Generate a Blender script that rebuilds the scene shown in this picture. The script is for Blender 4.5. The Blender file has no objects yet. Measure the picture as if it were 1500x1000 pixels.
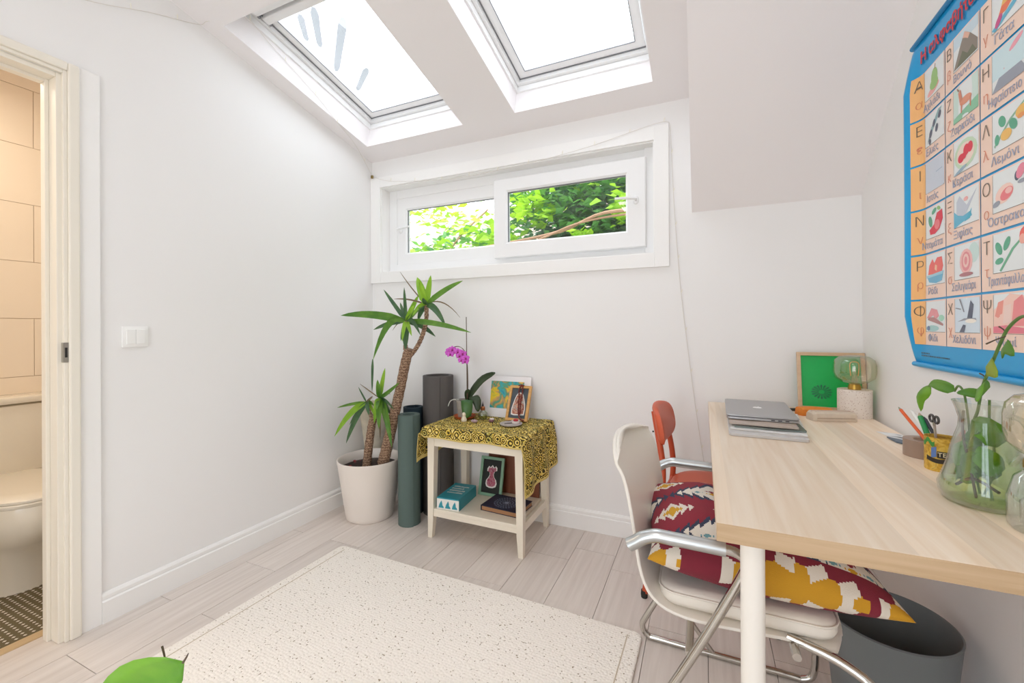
import bpy, bmesh, math, random
from mathutils import Vector, Matrix
PI = math.pi
random.seed(7)
S = bpy.context.scene
COL = S.collection

# ------------------------------------------------------------------ camera
cam = bpy.data.cameras.new('camera'); camo = bpy.data.objects.new('camera', cam); COL.objects.link(camo)
cam.sensor_width = 36; cam.lens = 15.0; cam.shift_y = -0.0148; cam.clip_start = 0.02; cam.clip_end = 200
camo.matrix_world = Matrix(((0.912842, 0.004983, 0.408282, 2.132),
                            (0.408280, 0.001573, -0.912856, -2.354),
                            (-0.005191, 0.999986, -0.000598, 1.14),
                            (0, 0, 0, 1)))
S.camera = camo
# ------------------------------------------------------------------ sky, lights, exposure
W = bpy.data.worlds.new('overcast_sky'); S.world = W; W.use_nodes = True
bgn = W.node_tree.nodes['Background']; bgn.inputs[0].default_value = (0.885, 0.955, 1.03, 1); bgn.inputs[1].default_value = 3.6
def area(name, loc, rot, sx, sy, power, color=(1, 1, 1), portal=False):
    l = bpy.data.lights.new(name, 'AREA'); l.shape = 'RECTANGLE'; l.size = sx; l.size_y = sy; l.energy = power; l.color = color
    o = bpy.data.objects.new(name, l); COL.objects.link(o); o.location = loc; o.rotation_euler = rot
    if portal: l.cycles.is_portal = True
    return o
S.view_settings.view_transform = 'Standard'; S.view_settings.look = 'None'
S.view_settings.gamma = 1; S.view_settings.use_curve_mapping = False
S.view_settings.exposure = 0.30
S.cycles.max_bounces = 14; S.cycles.diffuse_bounces = 9; S.cycles.transparent_max_bounces = 24
S.cycles.transmission_bounces = 10; S.cycles.glossy_bounces = 5
TH = math.atan(0.2235); CT, ST = math.cos(TH), math.sin(TH)
area('sky_portal', (0.47, -0.62, 2.63), (-TH, 0, 0), 0.78, 1.0, 1, portal=True)
area('sky_portal', (1.54, -0.62, 2.63), (-TH, 0, 0), 0.78, 1.0, 1, portal=True)
area('sky_portal', (1.0, 0.16, 1.81), (-PI/2, 0, 0), 1.8, 0.6, 1, portal=True)
area('sky_portal', (1.4, -4.21, 1.15), (PI/2, 0, 0), 1.4, 2.2, 1, portal=True)
area('room_fill_light', (1.4, -3.3, 2.72), (0, 0, 0), 0.5, 0.5, 8, (1, 0.95, 0.88))  # added fill light overhead, behind the camera
area('bathroom_lamp_light', (-0.62, -1.9, 2.36), (0, 0, 0), 0.35, 0.35, 6.5, (1, 0.90, 0.76))

# ------------------------------------------------------------------ materials
def rgb(h):
    h = h.lstrip('#'); v = [int(h[i:i+2], 16)/255 for i in (0, 2, 4)]
    return tuple((c/12.92 if c <= 0.04045 else ((c+0.055)/1.055)**2.4) for c in v) + (1,)
def mat(name, color, rough=0.5, metal=0.0, bump=0.0, bscale=80, spec=0.5, coat=0.0, vary=0.0, subs=0.0):
    m = bpy.data.materials.new(name); m.use_nodes = True; nt = m.node_tree; b = nt.nodes['Principled BSDF']
    c = rgb(color) if isinstance(color, str) else tuple(color) + (1,)
    b.inputs['Base Color'].default_value = c; b.inputs['Roughness'].default_value = rough
    b.inputs['Metallic'].default_value = metal; b.inputs['Specular IOR Level'].default_value = spec
    b.inputs['Coat Weight'].default_value = coat
    if bump or vary:
        tc = nt.nodes.new('ShaderNodeTexCoord'); n = nt.nodes.new('ShaderNodeTexNoise'); n.inputs['Scale'].default_value = bscale
        n.inputs['Detail'].default_value = 4
        nt.links.new(tc.outputs['Object'], n.inputs['Vector'])
        if bump:
            bp = nt.nodes.new('ShaderNodeBump'); bp.inputs['Strength'].default_value = bump; bp.inputs['Distance'].default_value = 0.004
            nt.links.new(n.outputs['Fac'], bp.inputs['Height']); nt.links.new(bp.outputs[0], b.inputs['Normal'])
        if vary:
            mx = nt.nodes.new('ShaderNodeMix'); mx.data_type = 'RGBA'; mx.inputs[6].default_value = tuple(x*(1-vary) for x in c[:3])+(1,)
            mx.inputs[7].default_value = tuple(min(1, x*(1+vary)) for x in c[:3])+(1,)
            nt.links.new(n.outputs['Fac'], mx.inputs[0]); nt.links.new(mx.outputs[2], b.inputs['Base Color'])
    return m
def N(nt, t, **kw):
    n = nt.nodes.new(t)
    for k, v in kw.items(): setattr(n, k, v)
    return n
def ramp(nt, stops, interp='LINEAR'):
    r = nt.nodes.new('ShaderNodeValToRGB'); cr = r.color_ramp; cr.interpolation = interp
    cr.elements[0].position = stops[0][0]; cr.elements[0].color = rgb(stops[0][1])
    cr.elements[1].position = stops[-1][0]; cr.elements[1].color = rgb(stops[-1][1])
    for p, c in stops[1:-1]:
        e = cr.elements.new(p); e.color = rgb(c)
    return r
def wood(name, c1, c2, axis='y', scale=1.0, rough=0.45, band=0.0, rnd=0.0):
    m = mat(name, c1, rough); nt = m.node_tree; b = nt.nodes['Principled BSDF']; L = nt.links.new
    tc = N(nt, 'ShaderNodeTexCoord'); mp = N(nt, 'ShaderNodeMapping')
    sc = {'y': (34, 1.6, 34), 'x': (1.6, 34, 34), 'z': (34, 34, 1.6)}[axis]
    mp.inputs['Scale'].default_value = tuple(s*scale for s in sc)
    L(tc.outputs['Object'], mp.inputs['Vector'])
    oi = N(nt, 'ShaderNodeObjectInfo')
    n = N(nt, 'ShaderNodeTexNoise'); n.noise_dimensions = '4D'; n.inputs['Scale'].default_value = 1.5; n.inputs['Detail'].default_value = 6; n.inputs['Distortion'].default_value = 0.6
    L(mp.outputs[0], n.inputs['Vector'])
    w = N(nt, 'ShaderNodeMath', operation='MULTIPLY'); w.inputs[1].default_value = 30; L(oi.outputs['Random'], w.inputs[0]); L(w.outputs[0], n.inputs['W'])
    r = ramp(nt, [(0.3, c2), (0.7, c1)]); L(n.outputs['Fac'], r.inputs['Fac'])
    last = r.outputs[0]
    if band:
        sep = N(nt, 'ShaderNodeSeparateXYZ'); L(tc.outputs['Object'], sep.inputs[0])
        mu = N(nt, 'ShaderNodeMath', operation='MULTIPLY'); mu.inputs[1].default_value = band
        L(sep.outputs[0 if axis == 'y' else 1], mu.inputs[0])
        fl = N(nt, 'ShaderNodeMath', operation='FLOOR'); L(mu.outputs[0], fl.inputs[0])
        wn = N(nt, 'ShaderNodeTexWhiteNoise', noise_dimensions='1D'); L(fl.outputs[0], wn.inputs['W'])
        hs = N(nt, 'ShaderNodeHueSaturation'); mr = N(nt, 'ShaderNodeMapRange'); mr.inputs[3].default_value = 0.86; mr.inputs[4].default_value = 1.1
        L(wn.outputs['Value'], mr.inputs[0]); L(mr.outputs[0], hs.inputs['Value']); L(last, hs.inputs['Color']); last = hs.outputs[0]
    if rnd:
        hs = N(nt, 'ShaderNodeHueSaturation'); mr = N(nt, 'ShaderNodeMapRange'); mr.inputs[3].default_value = 1-rnd; mr.inputs[4].default_value = 1+rnd
        L(oi.outputs['Random'], mr.inputs[0]); L(mr.outputs[0], hs.inputs['Value']); L(last, hs.inputs['Color']); last = hs.outputs[0]
    L(last, b.inputs['Base Color'])
    bp = N(nt, 'ShaderNodeBump'); bp.inputs['Strength'].default_value = 0.08; bp.inputs['Distance'].default_value = 0.002
    L(n.outputs['Fac'], bp.inputs['Height']); L(bp.outputs[0], b.inputs['Normal'])
    return m
def glass(name, tint=(1, 1, 1), gloss=0.08, edge=0.4, rough=0.0):
    m = bpy.data.materials.new(name); m.use_nodes = True; nt = m.node_tree; nt.nodes.clear(); L = nt.links.new
    out = N(nt, 'ShaderNodeOutputMaterial'); tr = N(nt, 'ShaderNodeBsdfTransparent'); tr.inputs[0].default_value = tuple(tint)+(1,)
    gl = N(nt, 'ShaderNodeBsdfGlossy'); gl.inputs['Roughness'].default_value = rough
    lw = N(nt, 'ShaderNodeLayerWeight'); lw.inputs[0].default_value = 0.35
    mr = N(nt, 'ShaderNodeMapRange'); mr.inputs[3].default_value = gloss; mr.inputs[4].default_value = edge
    L(lw.outputs['Facing'], mr.inputs[0])
    mx = N(nt, 'ShaderNodeMixShader'); L(mr.outputs[0], mx.inputs[0]); L(tr.outputs[0], mx.inputs[1]); L(gl.outputs[0], mx.inputs[2]); L(mx.outputs[0], out.inputs[0])
    return m

M = {}
M['wall'] = mat('wall_paint', '#f0efee', 0.75, bump=0.05, bscale=60)
M['ceil'] = mat('ceiling_paint', '#f0ecec', 0.8)
M['trim'] = mat('gloss_white_trim', '#f4f3f1', 0.35)
M['pvc'] = mat('white_pvc', '#f1f1f1', 0.3)
M['pvc_dark'] = mat('dark_gasket', '#84868a', 0.6)
M['casing'] = mat('cream_door_paint', '#efe9dc', 0.4)
M['gap'] = mat('floor_grout', '#a79d94', 0.9)
M['plank'] = wood('pale_grey_oak_tile', '#e6ddd6', '#d5cac2', 'y', 1.0, 0.42, rnd=0.045)
M['bathwall'] = mat('bath_grout', '#cdb597', 0.8)
M['bathtile'] = mat('cream_wall_tile', '#f3e6d4', 0.25)
M['mosaic'] = mat('mosaic_white', '#e8e3d6', 0.35)
M['mosaicgap'] = mat('mosaic_olive', '#6f6449', 0.7)
M['ceramic'] = mat('white_ceramic', '#e9e2d3', 0.12, coat=0.4)
M['steel'] = mat('brushed_steel', '#b8b5ae', 0.35, 1.0)
M['chrome'] = mat('chrome', '#c9c6c0', 0.12, 1.0)
M['dark'] = mat('dark_gap', '#2a2825', 0.8)
M['pane'] = glass('window_pane', (1, 1, 1), 0.03, 0.2)
M['switch'] = mat('switch_plastic', '#f6f6f4', 0.3)
M['tablepaint'] = mat('cream_table_paint', '#ece3d2', 0.45, vary=0.03, bscale=14)
M['soil'] = mat('dark_soil', '#2e211d', 0.95, bump=0.8, bscale=60, vary=0.5)
M['pot'] = mat('white_plastic_pot', '#ebe2d9', 0.35)
M['bark'] = None

def bark():
    m = mat('ringed_bark', '#8a6a50', 0.85); nt = m.node_tree; b = nt.nodes['Principled BSDF']; L = nt.links.new
    tc = N(nt, 'ShaderNodeTexCoord'); w = N(nt, 'ShaderNodeTexWave'); w.bands_direction = 'Z'; w.inputs['Scale'].default_value = 20
    w.inputs['Distortion'].default_value = 9; w.inputs['Detail'].default_value = 4; w.inputs['Detail Scale'].default_value = 5
    L(tc.outputs['Object'], w.inputs['Vector'])
    r = ramp(nt, [(0.05, '#6b5040'), (0.5, '#8c6c55'), (0.95, '#b3957a')]); L(w.outputs['Fac'], r.inputs['Fac']); L(r.outputs[0], b.inputs['Base Color'])
    bp = N(nt, 'ShaderNodeBump'); bp.inputs['Strength'].default_value = 0.6; bp.inputs['Distance'].default_value = 0.004
    L(w.outputs['Fac'], bp.inputs['Height']); L(bp.outputs[0], b.inputs['Normal'])
    return m
M['bark'] = bark()
def leafmat(name, c1, c2, rough=0.4, scale=12):
    m = mat(name, c1, rough); nt = m.node_tree; b = nt.nodes['Principled BSDF']; L = nt.links.new
    tc = N(nt, 'ShaderNodeTexCoord'); n = N(nt, 'ShaderNodeTexNoise'); n.inputs['Scale'].default_value = scale
    L(tc.outputs['Object'], n.inputs['Vector']); r = ramp(nt, [(0.35, c1), (0.65, c2)]); L(n.outputs['Fac'], r.inputs['Fac']); L(r.outputs[0], b.inputs['Base Color'])
    tl = N(nt, 'ShaderNodeBsdfTranslucent'); L(r.outputs[0], tl.inputs[0]); mx = N(nt, 'ShaderNodeMixShader'); mx.inputs[0].default_value = 0.3
    out = nt.nodes['Material Output']; L(b.outputs[0], mx.inputs[1]); L(tl.outputs[0], mx.inputs[2]); L(mx.outputs[0], out.inputs[0])
    return m
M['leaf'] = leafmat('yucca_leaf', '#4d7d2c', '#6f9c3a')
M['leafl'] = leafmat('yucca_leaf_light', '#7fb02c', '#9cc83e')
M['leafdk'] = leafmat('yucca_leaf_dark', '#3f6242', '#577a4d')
M['leafdry'] = mat('dry_leaf', '#7c6a50', 0.8)
M['pothos'] = leafmat('pothos_leaf', '#6aa52a', '#8fc23c')
M['pothosdk'] = leafmat('pothos_leaf_deep', '#4f8a22', '#6fa032')
M['pothosy'] = leafmat('pothos_leaf_yellow', '#b3b82e', '#86a92c')
M['stem'] = mat('green_stem', '#5d7d3c', 0.5)
M['stembr'] = mat('brown_stem', '#5b4a3a', 0.7)
M['orchleaf'] = leafmat('orchid_leaf', '#3f6a38', '#54803f', 0.3)
M['orchleafd'] = leafmat('orchid_leaf_dark', '#37482c', '#48583a', 0.35)

# ------------------------------------------------------------------ mesh helpers
class B:
    def __init__(s): s.bm = bmesh.new(); s.mi = 0
    def _tag(s, n0):
        s.bm.faces.ensure_lookup_table()
        for f in s.bm.faces[n0:]: f.material_index = s.mi
    def box(s, x0, x1, y0, y1, z0, z1, M4=None, bev=0):
        n0 = len(s.bm.faces)
        vs = [Vector((x, y, z)) for x in (x0, x1) for y in (y0, y1) for z in (z0, z1)]
        if M4 is not None: vs = [M4 @ v for v in vs]
        v = [s.bm.verts.new(p) for p in vs]
        fs = [s.bm.faces.new([v[i] for i in q]) for q in ((0, 1, 3, 2), (4, 6, 7, 5), (0, 4, 5, 1), (2, 3, 7, 6), (0, 2, 6, 4), (1, 5, 7, 3))]
        if bev:
            es = set(e for f in fs for e in f.edges)
            bmesh.ops.bevel(s.bm, geom=list(es), offset=bev, segments=2, profile=0.5, affect='EDGES')
        s._tag(n0); return s
    def poly(s, pts, thick=None):
        """flat polygon, optionally extruded by vector thick"""
        n0 = len(s.bm.faces)
        a = [s.bm.verts.new(Vector(p)) for p in pts]; s.bm.faces.new(a)
        if thick is not None:
            t = Vector(thick); b = [s.bm.verts.new(Vector(p)+t) for p in pts]; s.bm.faces.new(b[::-1])
            for i in range(len(a)):
                j = (i+1) % len(a); s.bm.faces.new([a[i], b[i], b[j], a[j]])
        s._tag(n0); return s
    def rings(s, rings, cap0=True, cap1=True, closed=True):
        n0 = len(s.bm.faces)
        R = [[s.bm.verts.new(Vector(p)) for p in r] for r in rings]
        n = len(R[0])
        for a, b in zip(R, R[1:]):
            for i in range(n if closed else n-1):
                j = (i+1) % n; s.bm.faces.new([a[i], a[j], b[j], b[i]])
        if cap0 and closed: s.bm.faces.new(R[0][::-1])
        if cap1 and closed: s.bm.faces.new(R[-1])
        s._tag(n0); return s
    def lathe(s, prof, c=(0, 0, 0), n=32, cap0=True, cap1=True, sx=1, sy=1):
        return s.rings([[(c[0]+r*sx*math.cos(2*PI*i/n), c[1]+r*sy*math.sin(2*PI*i/n), c[2]+z) for i in range(n)] for r, z in prof], cap0, cap1)
    def tube(s, pts, r, n=10, caps=True):
        pts = [Vector(p) for p in pts]; rs = r if isinstance(r, (list, tuple)) else [r]*len(pts)
        rings = []; prev = None
        for i, p in enumerate(pts):
            d = (pts[min(i+1, len(pts)-1)] - pts[max(i-1, 0)]).normalized()
            if prev is None:
                u = d.orthogonal().normalized()
            else:
                u = (prev - d*prev.dot(d)).normalized()
            prev = u; v = d.cross(u)
            rings.append([p + (u*math.cos(2*PI*k/n) + v*math.sin(2*PI*k/n))*rs[i] for k in range(n)])
        return s.rings(rings, caps, caps)
    def ell(s, c, rx, ry, rz, n=16, m=10, R=None):
        R = R or Matrix.Identity(3); rr = []
        for j in range(m+1):
            a = -PI/2 + PI*j/m; e = max(math.cos(a), 0.02)
            rr.append([Vector(c) + R @ Vector((rx*e*math.cos(2*PI*i/n), ry*e*math.sin(2*PI*i/n), rz*math.sin(a))) for i in range(n)])
        return s.rings(rr)
    def clean(s):
        bmesh.ops.recalc_face_normals(s.bm, faces=s.bm.faces[:]); return s
def spline(P, k=8):
    P = [Vector(p) for p in P]; out = []
    for i in range(len(P)-1):
        p0 = P[max(i-1, 0)]; p1 = P[i]; p2 = P[i+1]; p3 = P[min(i+2, len(P)-1)]
        for j in range(k):
            t = j/k; out.append(0.5*((2*p1)+(p2-p0)*t+(2*p0-5*p1+4*p2-p3)*t*t+(3*p1-p0-3*p2+p3)*t**3))
    out.append(P[-1]); return out
WM = {}
def setp(o, label=None, cat=None, group=None, kind=None):
    if label: o['label'] = label
    if cat: o['category'] = cat
    if group: o['group'] = group
    if kind: o['kind'] = kind
    return o
def thing(name, label, cat, loc=(0, 0, 0), rotz=0, group=None):
    o = bpy.data.objects.new(name, None); COL.objects.link(o); o.location = loc; o.rotation_euler = (0, 0, rotz)
    o.empty_display_size = 0.05
    WM[o.name] = Matrix.Translation(loc) @ Matrix.Rotation(rotz, 4, 'Z')
    return setp(o, label, cat, group)
def ob(name, b, m, parent=None, smooth=False, origin=None, local=False, sharp=None, clean=True):
    """mesh given in world coordinates (local=True: in the parent's frame)"""
    if clean: b.clean()
    me = bpy.data.meshes.new(name); 
    if not local:
        T = WM[parent.name].inverted() if parent is not None else Matrix.Translation(-Vector(origin)) if origin is not None else None
        if T is not None: bmesh.ops.transform(b.bm, matrix=T, verts=b.bm.verts[:])
    if smooth:
        for f in b.bm.faces: f.smooth = True
    b.bm.to_mesh(me); b.bm.free()
    if smooth:
        try: me.set_sharp_from_angle(angle=math.radians(sharp if sharp else 40))
        except Exception: pass
    for mm in (m if isinstance(m, (list, tuple)) else [m]): me.materials.append(mm)
    o = bpy.data.objects.new(name, me); COL.objects.link(o)
    if parent is not None: o.parent = parent; WM[o.name] = WM[parent.name]
    else:
        o.location = origin if origin is not None else (0, 0, 0); WM[o.name] = Matrix.Translation(o.location)
    return o
def solid(name, b, m, label, cat, origin, smooth=False, group=None, sharp=None):
    return setp(ob(name, b, m, None, smooth, origin, sharp=sharp), label, cat, group)
def struct(name, b, m, parent=None, smooth=False):
    o = ob(name, b, m, parent, smooth)
    if parent is None: o['kind'] = 'structure'
    return o
def textobj(name, s, size, m, Mx, parent, align='CENTER', ext=0.0003, label=None, bold=0.0):
    cu = bpy.data.curves.new('t', 'FONT'); cu.body = s; cu.size = size; cu.align_x = align; cu.align_y = 'CENTER'; cu.extrude = ext; cu.resolution_u = 2
    cu.offset = bold
    o = bpy.data.objects.new('t', cu); COL.objects.link(o)
    dg = bpy.context.evaluated_depsgraph_get(); dg.update(); me = bpy.data.meshes.new_from_object(o.evaluated_get(dg))
    bpy.data.objects.remove(o); bpy.data.curves.remove(cu)
    me.transform(WM[parent.name].inverted() @ Mx if parent is not None else Mx); me.materials.clear(); me.materials.append(m)
    me.name = name; q = bpy.data.objects.new(name, me); COL.objects.link(q); q.parent = parent; WM[q.name] = WM[parent.name]
    if label: q['label'] = label
    return q
def Pl(x, s, n): return Vector((x, -s*CT + n*ST, 2.301 + s*ST + n*CT))      # point on the sloping ceiling: s up the slope, n outwards
SL = Matrix(((1, 0, 0, 0), (0, -CT, ST, 0), (0, ST, CT, 2.301), (0, 0, 0, 1)))

# ================================================================== SETTING
RX = 2.776; YF = -4.2
fl = struct('floor', B().box(-1.2, 2.95, YF-.1, .12, -0.12, -0.012), M['gap'])
fl_mesh = {}
X0 = -0.112; PW = 0.205; PLN = 0.645
for i in range(15):
    x0, x1 = X0 + i*PW, X0 + (i+1)*PW
    off = -0.985 if i % 2 == 1 else -1.307
    if i in (4, 8, 11): off -= 0.2
    for k in range(-6, 4):
        y0 = off + k*PLN; y1 = y0 + PLN
        if y1 < YF or y0 > 0: continue
        y0c, y1c = max(y0, YF), min(y1, 0.0); x1c = min(x1, RX)
        if x1c <= x0: continue
        key = (round(x1c-x0, 3), round(y1c-y0c, 3))
        if key not in fl_mesh:
            b = B().box(0.001, key[0]-0.001, 0.001, key[1]-0.001, -0.012, 0).clean()
            me = bpy.data.meshes.new('floor_plank'); b.bm.to_mesh(me); b.bm.free(); me.materials.append(M['plank']); fl_mesh[key] = me
        o = bpy.data.objects.new('floor_plank', fl_mesh[key]); COL.objects.link(o); o.parent = fl; o.location = (x0, y0c, 0)

# left wall with doorway (opening y -2.45 .. -1.60, z 0 .. 2.065)
DY0, DY1, DZ = -2.45, -1.60, 2.07
b = B(); b.box(-.10, 0, DY1, 0, 0, 3.1); b.box(-.10, 0, YF, DY0, 0, 3.1); b.box(-.10, 0, DY0, DY1, DZ, 3.1)
struct('wall_left', b, M['wall'])
# back wall with the window hole
WX0, WX1, WZ0, WZ1 = 0.085, 1.902, 1.521, 2.112
b = B(); b.box(-.12, WX0, 0, .14, 0, 2.6); b.box(WX1, 2.95, 0, .14, 0, 2.6); b.box(WX0, WX1, 0, .14, 0, WZ0); b.box(WX0, WX1, 0, .14, WZ1, 2.6)
struct('wall_back', b, M['wall'])
struct('wall_right', B().box(RX, RX+.12, YF, 0, 0, 3.1), M['wall'])
b = B(); b.box(-.1, .7, YF-.12, YF, 0, 3.1); b.box(2.1, RX+.1, YF-.12, YF, 0, 3.1); b.box(.7, 2.1, YF-.12, YF, 2.25, 3.1)
struct('wall_front', b, M['wall'])
# glazed opening added behind the viewer to let in fill light
b = B(); b.box(.7, .77, YF-.08, YF-.02, 0, 2.25); b.box(2.03, 2.1, YF-.08, YF-.02, 0, 2.25); b.box(1.36, 1.44, YF-.08, YF-.02, 0, 2.25); b.box(.77, 2.03, YF-.08, YF-.02, 2.18, 2.25); b.box(.77, 2.03, YF-.08, YF-.02, 0, .05)
dgl = struct('added_glazing', b, M['pvc'])
ob('pane', B().box(.77, 1.36, YF-.055, YF-.045, .05, 2.18), M['pane'], dgl); ob('pane', B().box(1.44, 2.03, YF-.055, YF-.045, .05, 2.18), M['pane'], dgl)
# sloping ceiling with two skylight shafts
SX = (0.106, 0.839, 1.1745, 1.913); SS0, SS1 = 0.166, 1.115
b = B()
SE = 2.36
b.box(-.1, SX[0], -.15, SE, 0, .16, SL); b.box(SX[1], SX[2], -.15, SE, 0, .16, SL); b.box(SX[3], RX+.12, -.15, SE, 0, .16, SL)
for a in (0, 2): b.box(SX[a], SX[a+1], -.15, SS0, 0, .16, SL); b.box(SX[a], SX[a+1], SS1, SE, 0, .16, SL)
zt = 2.301 + SE*ST
b.box(-.1, RX+.12, YF-.1, -SE*CT, zt, zt+.15)
ce = struct('ceiling', b, M['ceil'])
b = B(); b.poly([(2.084, 0, 1.7145), (2.084, 0, 2.32), (2.084, -.885, 2.5), (2.084, -.885, 2.4985)], (RX-2.084, 0, 0))
ob('sloped_soffit', b, M['ceil'], ce)

# skylights
for k, (xa, xb) in enumerate(((SX[0], SX[1]), (SX[2], SX[3]))):
    b = B(); n0, n1 = .115, .24; f = .028
    for (x0, x1, s0, s1) in ((xa, xa+f, SS0, SS1), (xb-f, xb, SS0, SS1), (xa+f, xb-f, SS0, SS0+f), (xa+f, xb-f, SS1-f, SS1)):
        b.box(x0, x1, s0, s1, n0+.045, n1, SL)
    wf = struct('window_%d' % (k+1), b, M['pvc'])
    # lining step below the frame
    b = B(); t = .010
    for (x0, x1, s0, s1) in ((xa, xa+t, SS0, SS1), (xb-t, xb, SS0, SS1), (xa+t, xb-t, SS0, SS0+t), (xa+t, xb-t, SS1-t, SS1)):
        b.box(x0, x1, s0, s1, .125, n0+.043, SL)
    ob('lining_strip', b, M['pvc'], wf)
    b = B(); g = f+.006; w = .045
    for (x0, x1, s0, s1) in ((xa+g, xa+g+w, SS0+g, SS1-g), (xb-g-w, xb-g, SS0+g, SS1-g), (xa+g+w, xb-g-w, SS0+g, SS0+g+w), (xa+g+w, xb-g-w, .935, SS1-g)):
        b.box(x0, x1, s0, s1, .185, .225, SL)
    sa = ob('sash', b, M['pvc'], wf)
    b = B(); q = g+w
    for (x0, x1, s0, s1) in ((xa+q-.003, xa+q, SS0+q, .935), (xb-q, xb-q+.003, SS0+q, .935), (xa+q, xb-q, SS0+q-.003, SS0+q), (xa+f, xb-f, SS0+f, SS0+f+.006), (xa+f, xa+f+.006, SS0+f, SS1-f)):
        b.box(x0, x1, s0, s1, .181, .186, SL)
    ob('gasket', b, M['pvc_dark'], sa)
    ob('pane', B().box(xa+q-.01, xb-q+.01, SS0+q-.01, .945, .205, .211, SL), M['pane'], sa)
    # handle bar / blind cassette at the top
    b = B(); b.box(xa+g+.01, xb-g-.01, 1.010, 1.050, .140, .186, SL, bev=.006)
    ob('ventilation_bar', b, M['pvc'], wf)
    b = B(); b.box(xa+g+.01, xb-g-.01, 0.950, 0.990, .150, .186, SL, bev=.006)
    ob('blind_rail', b, M['pvc'], wf)
    b = B(); b.box(xa+g-.001, xa+g+.012, 0.935, 0.946, .165, .186, SL); b.box(xa+g-.001, xa+g+.012, 0.994, 1.006, .15, .186, SL)
    ob('hinge', b, M['pvc_dark'], wf)

# water streaks on the first skylight's pane
M['streak'] = glass('dirty_streak', (0.52, 0.53, 0.54), 0.02, 0.05)
def streak(x0, s0, x1, s1, w):
    a = Vector((x0, s0, 0)); c = Vector((x1, s1, 0)); d = (c-a).normalized(); p = Vector((-d.y, d.x, 0)); pts = []
    for t, k in ((0, .4), (.1, .9), (.5, 1), (.85, 1.1), (1, .5)): pts.append(a.lerp(c, t) + p*w*k)
    for t, k in ((1, .5), (.85, 1.1), (.5, .9), (.1, .8), (0, .3)): pts.append(a.lerp(c, t) - p*w*k)
    return [SL @ Vector((q.x, q.y, .2135)) for q in pts]
win1 = bpy.data.objects['window_1']
for a in ((.20, .775, .299, .905, .016), (.237, .72, .40, .91, .018), (.19, .56, .50, .815, .020), (.20, .40, .385, .519, .016)):
    ob('dirt_streak', B().poly(streak(*a), SL.to_3x3() @ Vector((0, 0, .001))), M['streak'], win1)

# back window: casing, frame, two sashes
b = B(); c0 = .016
b.box(.0, WX0, -c0, 0, 1.447, 2.184, bev=.002); b.box(WX1, 1.976, -c0, 0, 1.447, 2.184, bev=.002)
b.box(WX0, WX1, -c0, 0, WZ1, 2.184, bev=.002); b.box(WX0, WX1, -c0, 0, 1.447, WZ0, bev=.002)
struct('trim_1', b, M['trim'])
b = B(); e = .006
b.box(WX0, WX0+e, 0, .14, WZ0, WZ1); b.box(WX1-e, WX1, 0, .14, WZ0, WZ1); b.box(WX0+e, WX1-e, 0, .14, WZ1-e, WZ1); b.box(WX0+e, WX1-e, 0, .14, WZ0, WZ0+e)
struct('trim_2', b, M['trim'])
b = B(); f = .035; FX0, FX1, FZ0, FZ1 = WX0+e, WX1-e, WZ0+e, WZ1-e
b.box(FX0, .156, .076, .135, FZ0, FZ1, bev=.002); b.box(1.846, FX1, .058, .135, FZ0, FZ1, bev=.002); b.box(.156, 1.846, .076, .135, 2.046, FZ1, bev=.002); b.box(.156, 1.846, .076, .135, FZ0, 1.580, bev=.002)
w3 = struct('window_3', b, M['pvc'])
def sash(x0, x1, z0, z1, y0, y1, fr, gx0, gx1, gz0, gz1, gy, hx, hd):
    b = B()
    def rr4(a, c, e, g, y): return [(a, y, e), (c, y, e), (c, y, g), (a, y, g)]
    b.rings([rr4(x0, x1, z0, z1, y1), rr4(x0, x1, z0, z1, y0+.005), rr4(x0+.005, x1-.005, z0+.005, z1-.005, y0), rr4(gx0-.010, gx1+.010, gz0-.010, gz1+.010, y0), rr4(gx0, gx1, gz0, gz1, y0+.010), rr4(gx0, gx1, gz0, gz1, y1), rr4(x0, x1, z0, z1, y1)], False, False)
    bmesh.ops.remove_doubles(b.bm, verts=b.bm.verts[:], dist=1e-5)
    s = ob('sash', b, M['pvc'], w3, smooth=True, sharp=30)
    b = B(); t = .004
    b.box(gx0, gx0+t, y0+.012, gy, gz0, gz1); b.box(gx0, gx1, y0+.012, gy, gz1-t, gz1)
    ob('gasket', b, M['pvc_dark'], s)
    ob('pane', B().box(gx0+.001, gx1-.001, gy, gy+.006, gz0+.001, gz1-.001), M['pane'], s)
    zc = (z0+z1)/2-.0
    b = B(); b.ell((hx, y0-.004, zc+.012), .016, .007, .024, 14, 8); b.tube([(hx, y0-.006, zc+.012), (hx, y0-.035, zc+.012), (hx-hd*.02, y0-.045, zc+.014), (hx-hd*.105, y0-.045, zc+.020)], [.008, .008, .0085, .006], 8)
    ob('handle', b, M['pvc'], s, smooth=True)
sash(.150, .985, 1.574, 2.052, .082, .118, .05, .236, .93, 1.662, 1.962, .104, .185, -1)
sash(.945, 1.856, 1.566, 2.052, .028, .072, .05, 1.037, 1.750, 1.660, 1.968, .056, 1.805, 1)

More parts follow.
